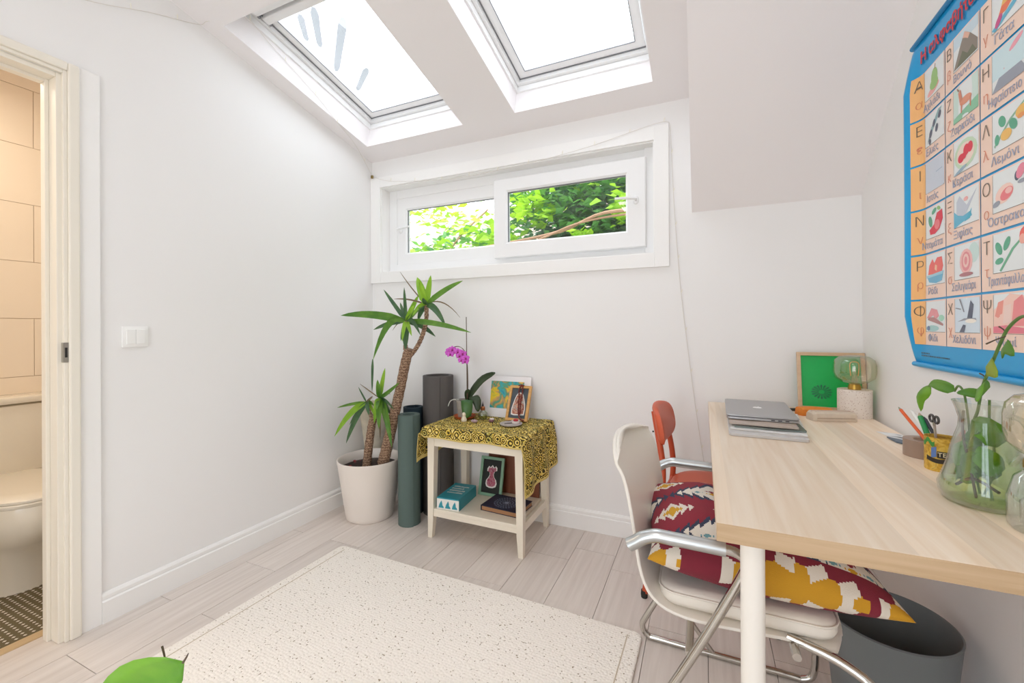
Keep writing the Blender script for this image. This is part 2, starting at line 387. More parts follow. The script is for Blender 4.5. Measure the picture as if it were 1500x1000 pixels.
# baseboards
def baseprof(t=.016, h=.115):
    return [(0, 0), (t, 0), (t, h*.72), (t*.62, h*.76), (t*.72, h*.80), (t*.72, h*.9), (t*.35, h*.985), (0, h)]
def baseboard(name, p0, p1, nrm):
    p0, p1, nrm = Vector(p0), Vector(p1), Vector(nrm)
    b = B(); b.rings([[p0 + nrm*a + Vector((0, 0, z)) for a, z in baseprof()], [p1 + nrm*a + Vector((0, 0, z)) for a, z in baseprof()]])
    return struct(name, b, M['trim'])
baseboard('baseboard_left', (0, -1.4986, 0), (0, 0, 0), (1, 0, 0))
baseboard('baseboard_back', (.016, 0, 0), (RX-.016, 0, 0), (0, -1, 0))
baseboard('baseboard_right', (RX, 0, 0), (RX, YF, 0), (-1, 0, 0))
baseboard('baseboard_left_2', (0, YF, 0), (0, DY0-.08, 0), (1, 0, 0))
# door casing and jamb
b = B(); b.box(0, .012, -1.56, -1.4986, 0, 2.115, bev=.002); struct('trim_3', b, M['trim'])
b = B()
b.box(0, .022, -1.592, -1.5596, 0, 2.113, bev=.005); b.box(0, .022, DY0-.04, DY0-.008, 0, 2.113, bev=.005); b.box(0, .022, DY0-.008, -1.592, 2.082, 2.113, bev=.005)
b.box(0, .014, -1.604, -1.592, 0, 2.082, bev=.002); b.box(0, .014, DY0-.008, DY0+.004, 0, 2.082, bev=.002); b.box(0, .014, DY0+.004, -1.604, 2.070, 2.082, bev=.002)
d1 = struct('door_1', b, M['casing'])
b = B(); b.box(-.10, .0, DY1-.018, DY1+0.0, 0, DZ, bev=.002); b.box(-.10, .0, DY0, DY0+.018, 0, DZ, bev=.002); b.box(-.10, 0, DY0+.018, DY1-.018, DZ-.018, DZ, bev=.002)
b.box(-.085, -.052, DY1-.03, DY1-.018, 0, DZ-.018, bev=.002); b.box(-.085, -.052, DY0+.018, DY1-.03, DZ-.03, DZ-.018, bev=.002)
ob('door_jamb', b, M['casing'], d1)
b = B(); b.box(.0135, .0165, -1.6045, -1.5925, 1.018, 1.090); b.box(.000, .0165, -1.6065, -1.6042, 1.018, 1.090)
sp = ob('strike_plate', b, M['steel'], d1)
ob('latch_hole', B().box(.0160, .0170, -1.6025, -1.5955, 1.036, 1.072), M['dark'], sp)
struct('trim_4', B().box(-.155, -.112, -2.45, -1.60, -.012, .004, bev=.001), wood('threshold_oak', '#dcc39d', '#c9ad84', 'y'))

# ------------------------------------------------------------------ bathroom
bw = struct('wall_bathroom_back', B().box(-1.2, -1.088, -2.7, -.75, -.012, 2.5), M['bathwall'])
struct('wall_bathroom_side', B().box(-1.088, -.1, -.85, -.75, -.012, 2.5), M['bathtile'])
struct('wall_bathroom_front', B().box(-1.088, -.1, -2.7, -2.6, -.012, 2.5), M['bathtile'])
struct('ceiling_bathroom', B().box(-1.2, -.1, -2.7, -.75, 2.45, 2.55), M['ceil'])
tm = {}
zr = [0, .295, .595, .895, 1.195, 1.49, 1.79, 2.09, 2.39, 2.45]
for r in range(9):
    h = zr[r+1]-zr[r]; offy = -1.331 if r % 2 == 1 else -1.631
    for k in range(-3, 3):
        y0 = offy + k*.6; y1 = y0+.6
        y0c, y1c = max(y0, -2.6), min(y1, -.85)
        if y1c - y0c < .01: continue
        key = (round(y1c-y0c, 3), round(h, 3))
        if key not in tm:
            q = B().box(0, .008, .0012, key[0]-.0012, .0012, key[1]-.0012).clean(); me = bpy.data.meshes.new('wall_tile'); q.bm.to_mesh(me); q.bm.free(); me.materials.append(M['bathtile']); tm[key] = me
        o = bpy.data.objects.new('wall_tile', tm[key]); COL.objects.link(o); o.parent = bw; o.location = (-1.088, y0c, zr[r])
fb = struct('floor_bathroom', B().box(-1.088, -.155, -2.6, -.85, -.012, -.002), M['mosaicgap'])
b = B(); st = .0225
for i in range(int(.93/st)):
    for j in range(int(1.75/st)):
        x = -1.08 + i*st; y = -2.59 + j*st; q = .0062
        n0 = [(x-q, y, 0), (x, y-q, 0), (x+q, y, 0), (x, y+q, 0)]
        b.poly([(px, py, .0) for px, py, _ in n0])
mz = ob('mosaic_tiles', b, M['mosaic'], fb); mz['kind'] = 'stuff'
for v in mz.data.vertices: v.co.z = .0005
# toilet
TY = -1.50
t = thing('toilet', 'white ceramic close-coupled toilet seen through the bathroom doorway', 'toilet', (-1.07, TY, 0))
def selp(cx, cy, z, rx, ry, n=36, p=2.4, back=None):
    out = []
    for i in range(n):
        a = 2*PI*i/n; c, s_ = math.cos(a), math.sin(a)
        x = cx + rx*math.copysign(abs(c)**(2/p), c); y = cy + ry*math.copysign(abs(s_)**(2/p), s_)
        if back is not None: x = max(x, back)
        out.append((x, y, z))
    return out
b = B()
b.rings([selp(-.80, TY, 0, .235, .135, p=2.6), selp(-.80, TY, .03, .235, .135, p=2.6), selp(-.79, TY, .17, .235, .14), selp(-.76, TY, .22, .27, .155), selp(-.71, TY, .30, .31, .18, p=2.2), selp(-.70, TY, .37, .315, .19, p=2.2), selp(-.70, TY, .405, .31, .188, p=2.2)])
ob('bowl', b, M['ceramic'], t, smooth=True, sharp=60)
b = B(); b.rings([selp(-.69, TY, .407, .305, .188, p=2.2), selp(-.69, TY, .42, .312, .192, p=2.2), selp(-.69, TY, .425, .308, .19, p=2.2)])
se = ob('seat', b, M['ceramic'], t, smooth=True, sharp=60)
b = B(); b.rings([selp(-.69, TY, .428, .308, .19, p=2.2), selp(-.69, TY, .437, .31, .191, p=2.2), selp(-.69, TY, .447, .295, .18, p=2.2), selp(-.69, TY, .452, .24, .14, p=2.2)])
ob('seat_lid', b, M['ceramic'], t, smooth=True, sharp=60)
b = B(); b.box(-1.078, -.90, TY-.19, TY+.19, .405, .775, bev=.02)
tk = ob('cistern', b, M['ceramic'], t, smooth=True)
b = B(); b.box(-1.079, -.888, TY-.20, TY+.20, .779, .812, bev=.01)
tl = ob('cistern_lid', b, M['ceramic'], t, smooth=True)
ob('flush_button', B().lathe([(.026, 0), (.026, .004), (.022, .006)], (-.985, TY-.12, .812), 24), M['chrome'], tl, smooth=True)

# light switch
t = thing('light_switch', 'square white double rocker light switch on the left wall', 'light switch', (0, -1.387, 1.062))
ob('switch_plate', B().box(0, .009, -1.431, -1.343, 1.064, 1.149, bev=.003), M['switch'], t, smooth=True)
ob('rocker', B().box(.008, .0125, -1.418, -1.3875, 1.077, 1.136, bev=.0015), M['switch'], t); ob('rocker', B().box(.008, .0125, -1.3865, -1.356, 1.077, 1.136, bev=.0015), M['switch'], t)

# ------------------------------------------------------------------ outside
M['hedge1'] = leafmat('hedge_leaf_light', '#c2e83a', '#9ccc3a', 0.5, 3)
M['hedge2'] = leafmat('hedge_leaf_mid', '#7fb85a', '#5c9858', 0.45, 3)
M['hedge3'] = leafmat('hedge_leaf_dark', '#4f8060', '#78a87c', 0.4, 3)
M['branch'] = mat('pale_branch', '#b98f74', 0.8)
struct('ground', B().box(-8, 9, .2, 14, -.4, -.02), mat('garden_ground', '#8f8670', 0.95, vary=0.2, bscale=2))
struct('wall_garden', B().box(-7, 8, 4.0, 4.2, -.4, 3.05), mat('pinkish_render', '#c6b4a6', 0.9, vary=0.1, bscale=3))
def leafcloud(b, n, xr, yr, zr, size, dens=None, flower=0):
    cnt = 0
    while cnt < n:
        x = random.uniform(*xr); y = random.uniform(*yr); z = random.uniform(*zr)
        if dens and random.random() > dens(x, y, z): continue
        cnt += 1
        R = Matrix.Rotation(random.uniform(0, 2*PI), 3, 'Z') @ Matrix.Rotation(random.uniform(-.9, .9), 3, 'X') @ Matrix.Rotation(random.uniform(-.6, .6), 3, 'Y')
        L = size*random.uniform(.6, 1.3); w = L*.34; c = Vector((x, y, z))
        v = [b.bm.verts.new(c + R @ Vector(p)) for p in ((-L/2, 0, 0), (-L*.1, -w, .06*L), (L/2, 0, -.05*L), (-L*.1, w, .06*L))]
        b.bm.faces.new(v)
def bush(name, label, loc, specs, branches):
    t = thing(name, label, 'shrub', loc, group=None)
    for nm, m, args in specs:
        b = B(); leafcloud(b, *args); o = ob(nm, b, m, t, clean=False); o['kind'] = 'stuff'
    for br in branches:
        ob('branch', B().tube(spline(br[0], 5), br[1], 6), M['branch'], t, smooth=True)
    return t
random.seed(3)
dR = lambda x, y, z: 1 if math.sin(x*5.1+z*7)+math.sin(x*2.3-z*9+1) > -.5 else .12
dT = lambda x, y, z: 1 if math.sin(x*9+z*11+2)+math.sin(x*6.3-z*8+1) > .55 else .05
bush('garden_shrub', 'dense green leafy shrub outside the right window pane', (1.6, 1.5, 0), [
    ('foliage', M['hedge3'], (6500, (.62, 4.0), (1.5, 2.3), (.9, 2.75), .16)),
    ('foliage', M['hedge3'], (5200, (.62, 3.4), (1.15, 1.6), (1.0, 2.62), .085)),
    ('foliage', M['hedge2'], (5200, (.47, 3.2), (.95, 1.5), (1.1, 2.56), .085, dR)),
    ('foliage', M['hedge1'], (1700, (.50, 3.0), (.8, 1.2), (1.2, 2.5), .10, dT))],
    [([(.2, .7, 1.75), (.7, .72, 1.80), (1.15, .75, 1.86), (1.5, .7, 1.95), (1.95, .72, 1.93)], [.010, .010, .011, .012, .013, .013]*4),
     ([(.3, .72, 1.73), (.9, .7, 1.78), (1.3, .72, 1.90), (1.7, .7, 1.92), (2.0, .7, 1.86)], .008),
     ([(1.7, 1.5, 0), (1.65, 1.5, 1.0), (1.4, 1.45, 1.8)], .035)])
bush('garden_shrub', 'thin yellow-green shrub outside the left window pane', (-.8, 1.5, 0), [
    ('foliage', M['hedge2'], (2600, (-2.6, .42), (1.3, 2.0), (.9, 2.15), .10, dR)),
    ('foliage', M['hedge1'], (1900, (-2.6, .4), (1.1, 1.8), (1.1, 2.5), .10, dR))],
    [([(-.8, 1.5, 0), (-.7, 1.5, 1.0), (-.3, 1.45, 1.9), (.2, 1.4, 2.3)], .009),
     ([(-.7, 1.45, 1.0), (-.9, 1.4, 1.6), (-1.3, 1.4, 2.2)], .015)])

# ================================================================== RUG
def rugmat():
    m = mat('woven_cream_wool', '#ece2d3', 0.95); nt = m.node_tree; b = nt.nodes['Principled BSDF']; L = nt.links.new
    tc = N(nt, 'ShaderNodeTexCoord')
    v = N(nt, 'ShaderNodeTexVoronoi'); v.inputs['Scale'].default_value = 95; v.inputs['Randomness'].default_value = 0.55
    L(tc.outputs['Object'], v.inputs['Vector'])
    n = N(nt, 'ShaderNodeTexNoise'); n.inputs['Scale'].default_value = 95; n.inputs['Detail'].default_value = 1
    L(tc.outputs['Object'], n.inputs['Vector'])
    r = ramp(nt, [(0.0, '#faf4ec'), (0.745, '#f7f0e7'), (0.79, '#c0b2a0')]); L(n.outputs['Fac'], r.inputs['Fac'])
    n3 = N(nt, 'ShaderNodeTexNoise'); n3.inputs['Scale'].default_value = 140; n3.inputs['Detail'].default_value = 0
    L(tc.outputs['Object'], n3.inputs['Vector'])
    r2 = ramp(nt, [(0.0, '#ffffff'), (0.74, '#ffffff'), (0.79, '#a99d8d')]); L(n3.outputs['Fac'], r2.inputs['Fac'])
    mx = N(nt, 'ShaderNodeMix', data_type='RGBA', blend_type='MULTIPLY'); mx.inputs[0].default_value = 1
    L(r.outputs[0], mx.inputs[6]); L(r2.outputs[0], mx.inputs[7]); L(mx.outputs[2], b.inputs['Base Color'])
    bp = N(nt, 'ShaderNodeBump'); bp.invert = True; bp.inputs['Strength'].default_value = 0.7; bp.inputs['Distance'].default_value = 0.004
    L(v.outputs['Distance'], bp.inputs['Height']); L(bp.outputs[0], b.inputs['Normal'])
    return m
M['rug'] = rugmat()
t = thing('rug', 'cream hand woven wool rug with small brown flecks on the floor', 'rug', (1.15, -1.9, 0), math.radians(-1.4))
def rrect(x0, x1, y0, y1, z, r=.03, k=5):
    P = []
    for cx, cy, a in ((x1-r, y1-r, 0), (x0+r, y1-r, PI/2), (x0+r, y0+r, PI), (x1-r, y0+r, 1.5*PI)):
        for i in range(k+1): P.append((cx+r*math.cos(a+PI/2*i/k), cy+r*math.sin(a+PI/2*i/k), z))
    return P
b = B(); rx0, rx1, ry0, ry1 = -.762, .745, -1.25, 1.188
b.rings([rrect(rx0, rx1, ry0, ry1, .0005), rrect(rx0-.002, rx1+.002, ry0-.002, ry1+.002, .006), rrect(rx0, rx1, ry0, ry1, .011), rrect(rx0+.004, rx1-.004, ry0+.004, ry1-.004, .012)])
ob('woven_field', b, M['rug'], t, local=True)
M['seam'] = mat('rug_seam', '#c9bba6', .9)
for (x0, x1, y0, y1) in ((rx1-.050, rx1-.046, ry0+.03, ry1-.03), (rx0+.046, rx0+.050, ry0+.03, ry1-.03)):
    ob('edge_seam', B().box(x0, x1, y0, y1, .0115, .0128), M['seam'], t, local=True)

# ================================================================== DESK
M['desktop'] = wood('bleached_oak_veneer', '#f8e8d4', '#ebd3b7', 'y', 0.9, 0.42, band=11)
M['deskedge'] = wood('shaded_oak_edge_band', '#c9ad8b', '#b2946f', 'x', 1.4, 0.5)  # edge banding, with the front face's shade mixed into its darker tan
M['legwhite'] = mat('white_powder_coat', '#efeae2', 0.35)
DX0, DX1, DYN, DYF, DZ1, DZ0 = 2.154, 2.756, -1.446, -.02, .762, .727
t = thing('desk', 'pale oak desk with round white legs along the right wall', 'desk', ((DX0+DX1)/2, (DYN+DYF)/2, 0))
ob('desktop', B().box(DX0, DX1, DYN+.001, DYF, DZ0, DZ1, bev=.0006), M['desktop'], t)
ob('edge_band', B().box(DX0, DX1, DYN-.0005, DYN+.001, DZ0, DZ1-.0008), M['deskedge'], t)
for x, y in ((2.219, -1.395), (2.70, -1.395), (2.219, -.08), (2.70, -.08)):
    b = B(); b.lathe([(.0215, .012), (.0215, .72), ], (x, y, 0), 24); b.lathe([(.035, .718), (.035, .727)], (x, y, 0), 24)
    l = ob('leg', b, M['legwhite'], t, smooth=True)
    ob('leveling_foot', B().lathe([(.017, 0), (.018, .004), (.012, .013)], (x, y, 0), 18), M['steel'], l, smooth=True)

# ================================================================== WHITE ARMCHAIR
M['shell'] = mat('white_lacquer_shell', '#efe9df', 0.3)
M['pad'] = mat('white_leather', '#e6dfd4', 0.55, bump=.1, bscale=120)
t = thing('armchair', 'white shell armchair with chrome tube frame and metal armrests at the near desk end', 'chair', (2.18, -1.05, 0))
prof = [(1.925, .850), (1.921, .835), (1.926, .81), (1.944, .765), (1.958, .715), (1.971, .655), (1.982, .60), (1.989, .545), (2.000, .505), (2.018, .475), (2.047, .456), (2.09, .448), (2.15, .447), (2.25, .452), (2.33, .453), (2.395, .447), (2.425, .436)]
prof = [Vector((x, 0, z)) for x, z in prof]
YN, YFr = -1.262, -.840; yc = (YN+YFr)/2; hw = (YFr-YN)/2
def shell_pt(i, v, off=0):
    p = prof[i]; a = prof[max(i-1, 0)]; c = prof[min(i+1, len(prof)-1)]; d = (c-a).normalized(); nrm = Vector((d.z, 0, -d.x))   # points back/down
    z = p.z; w = hw
    k = max(0, min(1, (z-.60)/.25)) if i < 9 else 0
    w = hw*(1 - .015*k)
    if i > 12: w = hw*(1-.03*(i-12))
    curl = .028*k*(v*v) + .0*(1-k)              # edges of the back come forward
    bow = Vector((-.030*k*(1-v*v), 0, 0)) if k else Vector((0, 0, 0))
    y = yc + v*w
    q = Vector((p.x + .075*(v+1)*.5*w*2, y, p.z)) + bow + Vector((curl*.5, 0, 0))
    # rounded top corners
    if i == 0: q.z -= .012 + .034*abs(v)**3
    if i == 1: q.z -= .010 + .032*abs(v)**3
    if i == 2: q.z -= .006 + .020*abs(v)**3
    if i == len(prof)-1: q.x -= .03*abs(v)**6
    return q + nrm*off
NV = 16; b = B(); TT = .011
front = [[shell_pt(i, -1+2*j/NV, 0) for j in range(NV+1)] for i in range(len(prof))]
back = [[shell_pt(i, -1+2*j/NV, TT) for j in range(NV+1)] for i in range(len(prof))]
ringsL = [front[i] + back[i][::-1] for i in range(len(prof))]
b.rings(ringsL, True, True)
o = ob('seat_shell', b, M['shell'], t, smooth=True, sharp=70)
md = o.modifiers.new('sub', 'SUBSURF'); md.levels = 1; md.render_levels = 1
b = B()
def padring(z, g): return [Vector(p) for p in rrect(2.028+g, 2.400-g, -1.245+g, -.858-g, z, r=.045, k=6)]
b.rings([padring(.459, .004), padring(.470, 0), padring(.487, 0), padring(.497, .006), padring(.501, .022)])
o = ob('seat_pad', b, M['pad'], t, smooth=True, sharp=70)
b = B(); pp = rrect(2.0275, 2.4005, -1.2455, -.8575, .489, r=.045, k=6); b.tube([Vector(p) for p in pp]+[Vector(pp[0])], .0028, 6); ob('piping', b, M['pad'], o, smooth=True)
for s_, y in ((0, -1.318), (1, -.735)):
    P = [(2.30, 0, .448), (2.40, 0, .435), (2.448, 0, .39), (2.452, 0, .20), (2.448, 0, .05), (2.42, 0, .013), (2.36, 0, .0115), (2.0, 0, .0115), (1.945, 0, .014), (1.925, 0, .045), (1.94, 0, .085), (2.02, 0, .235), (2.13, 0, .445), (2.205, 0, .600), (2.213, 0, .635), (2.192, 0, .651), (2.150, 0, .653)]
    yi = y + (.05 if s_ == 0 else -.05)
    pts = []
    for k, p in enumerate(P):
        yy = y
        if k == 0: yy = yi + (.03 if s_ == 0 else -.03)
        if k == 1: yy = yi
        if k == 2: yy = (y+yi)/2
        pts.append((p[0], yy, p[2]))
    fr = ob('side_frame', B().tube(spline(pts, 5), .0105, 10), M['chrome'], t, smooth=True)
    pa = [(1.970, y, .622), (1.985, y, .632), (2.003, y, .645), (2.03, y, .655), (2.06, y, .655), (2.175, y, .653)]
    ob('armrest', B().tube(spline(pa, 4), .0155, 12), mat('satin_aluminium', '#c3c6c6', .3, 1.0) if s_ == 0 else bpy.data.materials['satin_aluminium'], t, smooth=True)
    ys = y + (.045 if s_ == 0 else -.045)
    ob('bracket', B().tube([(1.972, y, .622), (1.968, (y+ys)/2, .618), (1.985, ys, .615)], .009, 8), M['chrome'], t, smooth=True)
ob('cross_rail', B().tube([(2.10, -1.318, .40), (2.10, -.735, .40)], .009, 8), M['chrome'], t, smooth=True)
ob('cross_rail', B().tube([(2.31, -1.29, .440), (2.31, -.765, .440)], .009, 8), M['chrome'], t, smooth=True)
ob('brace', B().tube([(2.03, -.735, .20), (2.10, -.735, .09), (2.16, -.735, .014)], .008, 8), M['chrome'], t, smooth=True)

# kilim cushion
def kilim(a, c):
    """a across the stripes' length, c across the stripes, in metres; colour of the woven pattern"""
    red = (.26, .022, .040); navy = (.035, .045, .085); cream = (.74, .68, .60); gold = (.62, .33, .02); teal = (.16, .33, .36)
    per = .21; cc = (c / per) % 1.0; row = math.floor(c/per)
    def dia(x, y, cx, cy, Lx, Ly, n):
        dx = abs(x-cx)/Lx; dy = abs(y-cy)/Ly
        if dx > 1: return False
        st = math.floor(dx*n)/n; fr = dx*n - math.floor(dx*n)
        lim = 1 - st - (2.4/n)*fr + .10
        return dy < lim
    A = .27; aa = (a / A + (0.0 if True else 0)) % 1.0
    x = aa; y = cc
    col = red
    # navy saw-tooth band + white serrated star
    if dia(x, y, .5, .27, .54, .36, 5): col = navy
    if dia(x, y, .5, .27, .44, .27, 4): col = cream
    if dia(x, y, .34, .22, .09, .035, 2) or dia(x, y, .66, .22, .09, .035, 2): col = teal
    if dia(x, y, .5, .30, .09, .05, 2): col = red
    if dia(x, y, .5, .20, .10, .045, 2): col = gold
    # white/gold half stars between
    xs = (aa + .5) % 1.0
    if dia(xs, y, .5, .78, .30, .21, 3): col = cream
    if dia(xs, y, .5, .77, .15, .13, 3): col = gold
    if dia(x, y, .5, .77, .08, .035, 2): col = cream
    return col
def facecolor(me, cols):
    ca = me.color_attributes.new('weave', 'BYTE_COLOR', 'CORNER'); buf = []
    for p, c in zip(me.polygons, cols):
        buf += (list(c)+[1.0])*p.loop_total
    ca.data.foreach_set('color', buf)
def attrmat(name, attr, rough=.9, bump=.3, bscale=500):
    m = mat(name, (1, 1, 1), rough, bump=bump, bscale=bscale); nt = m.node_tree; a = N(nt, 'ShaderNodeVertexColor'); a.layer_name = attr
    nt.links.new(a.outputs['Color'], nt.nodes['Principled BSDF'].inputs['Base Color']); return m
M['kilim'] = attrmat('kilim_weave', 'weave')
b = B(); NN = 160; verts = {}; cols = []; HX, HY, TK = .246, .218, .100
CC = Vector((2.230, -1.060, .572)); RT = Matrix.Rotation(math.radians(9), 3, 'Z') @ Matrix.Rotation(math.radians(6.5), 3, 'Y')
def cush(u, v, sgn):
    ee = max(0, (1-abs(u)**2.6)*(1-abs(v)**2.6)); h = TK*ee**.5
    x = HX*u*(1-.07*(1-u*u)*0 - .05*(1-abs(v)**2)*abs(u)**3*0 + .05*abs(v)**4*abs(u)**2 - .03*(1-v*v)*u*u); y = HY*v*(1 + .05*abs(u)**4*v*v - .03*(1-u*u)*v*v)
    wr = .004*math.sin(9*u+4*v)*math.sin(7*v-2*u)
    zz = sgn*(h + wr*ee)
    if sgn < 0: zz *= .80
    return CC + RT @ Vector((x, y, zz))
for sgn in (1, -1):
    for i in range(NN+1):
        for j in range(NN+1):
            u = -1+2*i/NN; v = -1+2*j/NN
            u = math.sin(u*PI/2)*.35 + u*.65; v = math.sin(v*PI/2)*.35 + v*.65
            if sgn < 0 and (i in (0, NN) or j in (0, NN)): verts[(sgn, i, j)] = verts[(1, i, j)]; continue
            verts[(sgn, i, j)] = b.bm.verts.new(cush(u, v, sgn))
    for i in range(NN):
        for j in range(NN):
            q = [verts[(sgn, i, j)], verts[(sgn, i+1, j)], verts[(sgn, i+1, j+1)], verts[(sgn, i, j+1)]]
            b.bm.faces.new(q if sgn > 0 else q[::-1])
            u = -1+2*(i+.5)/NN; v = -1+2*(j+.5)/NN
            col_ = kilim(u*.30+.225+(0.09 if sgn < 0 else 0), v*.27+.035+(.1 if sgn < 0 else 0))
            dd = (v+1)*HY*(1 if sgn < 0 else -1)
            if v < -.78 or (sgn < 0 and v < -.1):
                col_ = (.20, .016, .032)
                for cu, hu in ((.16, .50), (-1.0, .34), (1.0, .26)):
                    au = abs(u-cu)/hu
                    if au < 1:
                        d0 = .030*(1-au)+.004; q_ = abs(dd)
                        ph = ((u*HX + (q_-d0)*.55*(1 if u < cu else -1))/.052) % 1.0
                        if abs(ph-.5)*2 < .72 - abs(q_-d0)/.030: col_ = (.72, .65, .56)
                        elif q_ < d0: col_ = (.58, .29, .015)
                if dd > .085 and sgn < 0 and abs(math.sin(u*9)) > .5: col_ = (.03, .035, .07)
            cols.append(col_)
o = solid('cushion', b, M['kilim'], 'large red navy and cream kilim cushion lying on the white armchair', 'cushion', tuple(CC), smooth=True)
facecolor(o.data, cols)

# ================================================================== RED CHAIR
M['red'] = mat('terracotta_paint', '#c4512f', 0.45); M['redpad'] = mat('terracotta_lacquer_pad', '#cf5a38', 0.4)
rz = math.radians(-5)
t = thing('side_chair', 'small terracotta red chair behind the white armchair, under the desk', 'chair', (2.19, -.36, 0), rz)
def rad(r, z, cx=0, cy=0, p=2.6, n=36): return [Vector((cx + r*math.copysign(abs(math.cos(2*PI*i/n))**(2/p), math.cos(2*PI*i/n)), cy + 1.02*r*math.copysign(abs(math.sin(2*PI*i/n))**(2/p), math.sin(2*PI*i/n)), z)) for i in range(n)]
b = B(); b.rings([rad(.180, .440), rad(.19, .445), rad(.192, .456), rad(.186, .462), rad(.16, .464)])
ob('seat', b, M['redpad'], t, smooth=True, sharp=50, local=True)
b = B()
def padp(y, z, off):   # curved backrest pad
    return Vector((-.198 - .05*(1-(y/.19)**2) + (-.17)*(z-.69) + off, y, z))
rr = []
for off, g in ((0, .012), (.006, 0), (.022, 0), (.030, .014)):
    ring = []
    for i in range(40):
        a = 2*PI*i/40; p = 3
        y = (.155-g)*math.copysign(abs(math.cos(a))**(2/p), math.cos(a)); z = .712 + (.085-g)*math.copysign(abs(math.sin(a))**(2/p), math.sin(a))
        ring.append(padp(y, z, off))
    rr.append(ring)
b.rings(rr); ob('backrest', b, M['redpad'], t, smooth=True, sharp=60, local=True)
for s_ in (-1, 1):
    b = B(); b.tube(spline([(-.275, s_*.155, .013), (-.235, s_*.15, .25), (-.205, s_*.145, .44), (-.205, s_*.125, .56), (-.225, s_*.11, .68), (-.242, s_*.10, .775)], 5), .0125, 10)
    l = ob('back_post', b, M['red'], t, smooth=True, local=True)
    ob('rubber_foot', B().lathe([(.013, 0), (.0145, .012), (.013, .03)], (-.276, s_*.155, 0), 12), M['dark'], l, smooth=True, local=True)
    b = B(); b.tube([(.20, s_*.16, .013), (.165, s_*.145, .25), (.14, s_*.13, .44)], .0125, 10)
    l = ob('front_leg', b, M['red'], t, smooth=True, local=True)
    ob('rubber_foot', B().lathe([(.013, 0), (.0145, .012), (.013, .03)], (.201, s_*.16, 0), 12), M['dark'], l, smooth=True, local=True)
    ob('side_rail', B().tube([(-.205, s_*.145, .432), (.14, s_*.13, .432)], .010, 8), M['red'], t, smooth=True, local=True)
ob('back_rail', B().tube([(-.205, -.145, .425), (-.205, .145, .425)], .010, 8), M['red'], t, smooth=True, local=True)
for s_ in (-1, 1):
    ob('screw', B().ell((-.245, s_*.11, .69), .004, .004, .004, 8, 6), M['dark'], t, local=True)

# ================================================================== WASTE BIN
M['bin'] = mat('slate_grey_plastic', '#6f7476', 0.45)
b = B(); R0 = .148
b.lathe([(.112, 0), (.116, .004), (R0-.002, .330), (R0, .336), (R0-.004, .339), (R0-.008, .334), (.112, .008), (.0, .0065)], (2.592, -.862, 0), 56, True, False)
solid('waste_bin', b, M['bin'], 'dark grey round waste bin on the floor under the desk', 'waste bin', (2.592, -.862, 0), smooth=True, sharp=50)

# ================================================================== LIGHT-CORD
M['wire'] = mat('clear_pvc_wire', '#ddd8d0', 0.4); M['wirebulb'] = mat('fairy_bulb', '#f6f2e4', 0.2)
t = thing('fairy_lights', 'thin clear fairy light string running from the skylight over the window and down', 'string lights', (.02, -.02, 0))
segs = [[(.006, -1.95, 2.30), (.006, -1.75, 2.33), (.006, -1.533, 2.385), (.006, -1.33, 2.475), (.006, -1.144, 2.545), Pl(.06, 1.16, -.004), Pl(.112, 1.10, .05), Pl(.125, 1.04, .115), Pl(.112, .9, .10), Pl(.110, .6, .045), Pl(.104, .42, -.004), Pl(.05, .22, -.004), (.012, -.05, 2.245), (.024, -.022, 2.193)],
        [(.024, -.022, 2.193), (.16, -.024, 2.145), (.341, -.024, 2.118), (.65, -.026, 2.085), (.95, -.028, 2.085), (1.25, -.028, 2.10), (1.55, -.026, 2.13), (1.75, -.022, 2.165), (1.90, -.021, 2.19), (1.968, -.021, 2.190), (1.983, -.012, 2.160), (1.990, -.005, 2.0), (1.998, -.006, 1.80), (2.006, -.006, 1.655), (2.020, -.006, 1.45), (2.035, -.006, 1.269), (2.07, -.006, .95), (2.10, -.006, .70), (2.135, -.006, .446), (2.16, -.006, .30), (2.20, -.02, .14), (2.3, -.03, .12)]]
for sg in segs:
    sp_ = spline(sg, 6); ob('cord', B().tube(sp_, .0013, 6), M['wire'], t, smooth=True)
    acc = 0
    for i in range(1, len(sp_)-4):
        acc += (sp_[i]-sp_[i-1]).length
        if acc > .17:
            acc = 0; p = sp_[i]; ob('bulb', B().tube([p, p+Vector((.004, -.003, .012)), p+Vector((.006, -.004, .020))], [.0012, .0026, .0012], 6), M['wirebulb'], t, smooth=True)
ob('wall_clip', B().box(.014, .030, -.030, -.017, 2.183, 2.203, bev=.002), mat('brass_clip', '#8d7a4c', .4, .8), t)

# ================================================================== CORNER PLANT
def leaf_mesh(b, p0, p1, w, sag=0.0, side=None, fold=.25, k=9, tip=1.0):
    p0, p1 = Vector(p0), Vector(p1); d = p1-p0; up = Vector((0, 0, 1)); L = d.length
    sd = d.cross(up); 
    if sd.length < 1e-4: sd = Vector((1, 0, 0))
    sd.normalize()
    if side is not None:
        sd = Vector(side); sd = (sd - d.normalized()*sd.dot(d.normalized())).normalized()
    nr = sd.cross(d).normalized()
    rows = []
    for i in range(k+1):
        s_ = i/k; c = p0 + d*s_ + up*(sag*4*s_*(1-s_))
        ww = w*.5*(.35 + .65*min(1, s_*5))*max(0, 1-s_**3.2)**.8 + .0006
        rows.append([b.bm.verts.new(c - sd*ww + nr*ww*fold), b.bm.verts.new(c - nr*ww*fold*.3), b.bm.verts.new(c + sd*ww + nr*ww*fold)])
    for a, c in zip(rows, rows[1:]):
        b.bm.faces.new([a[0], a[1], c[1], c[0]]); b.bm.faces.new([a[1], a[2], c[2], c[1]])
VS = Vector((.41, -.91, 0))         # towards the middle of the room
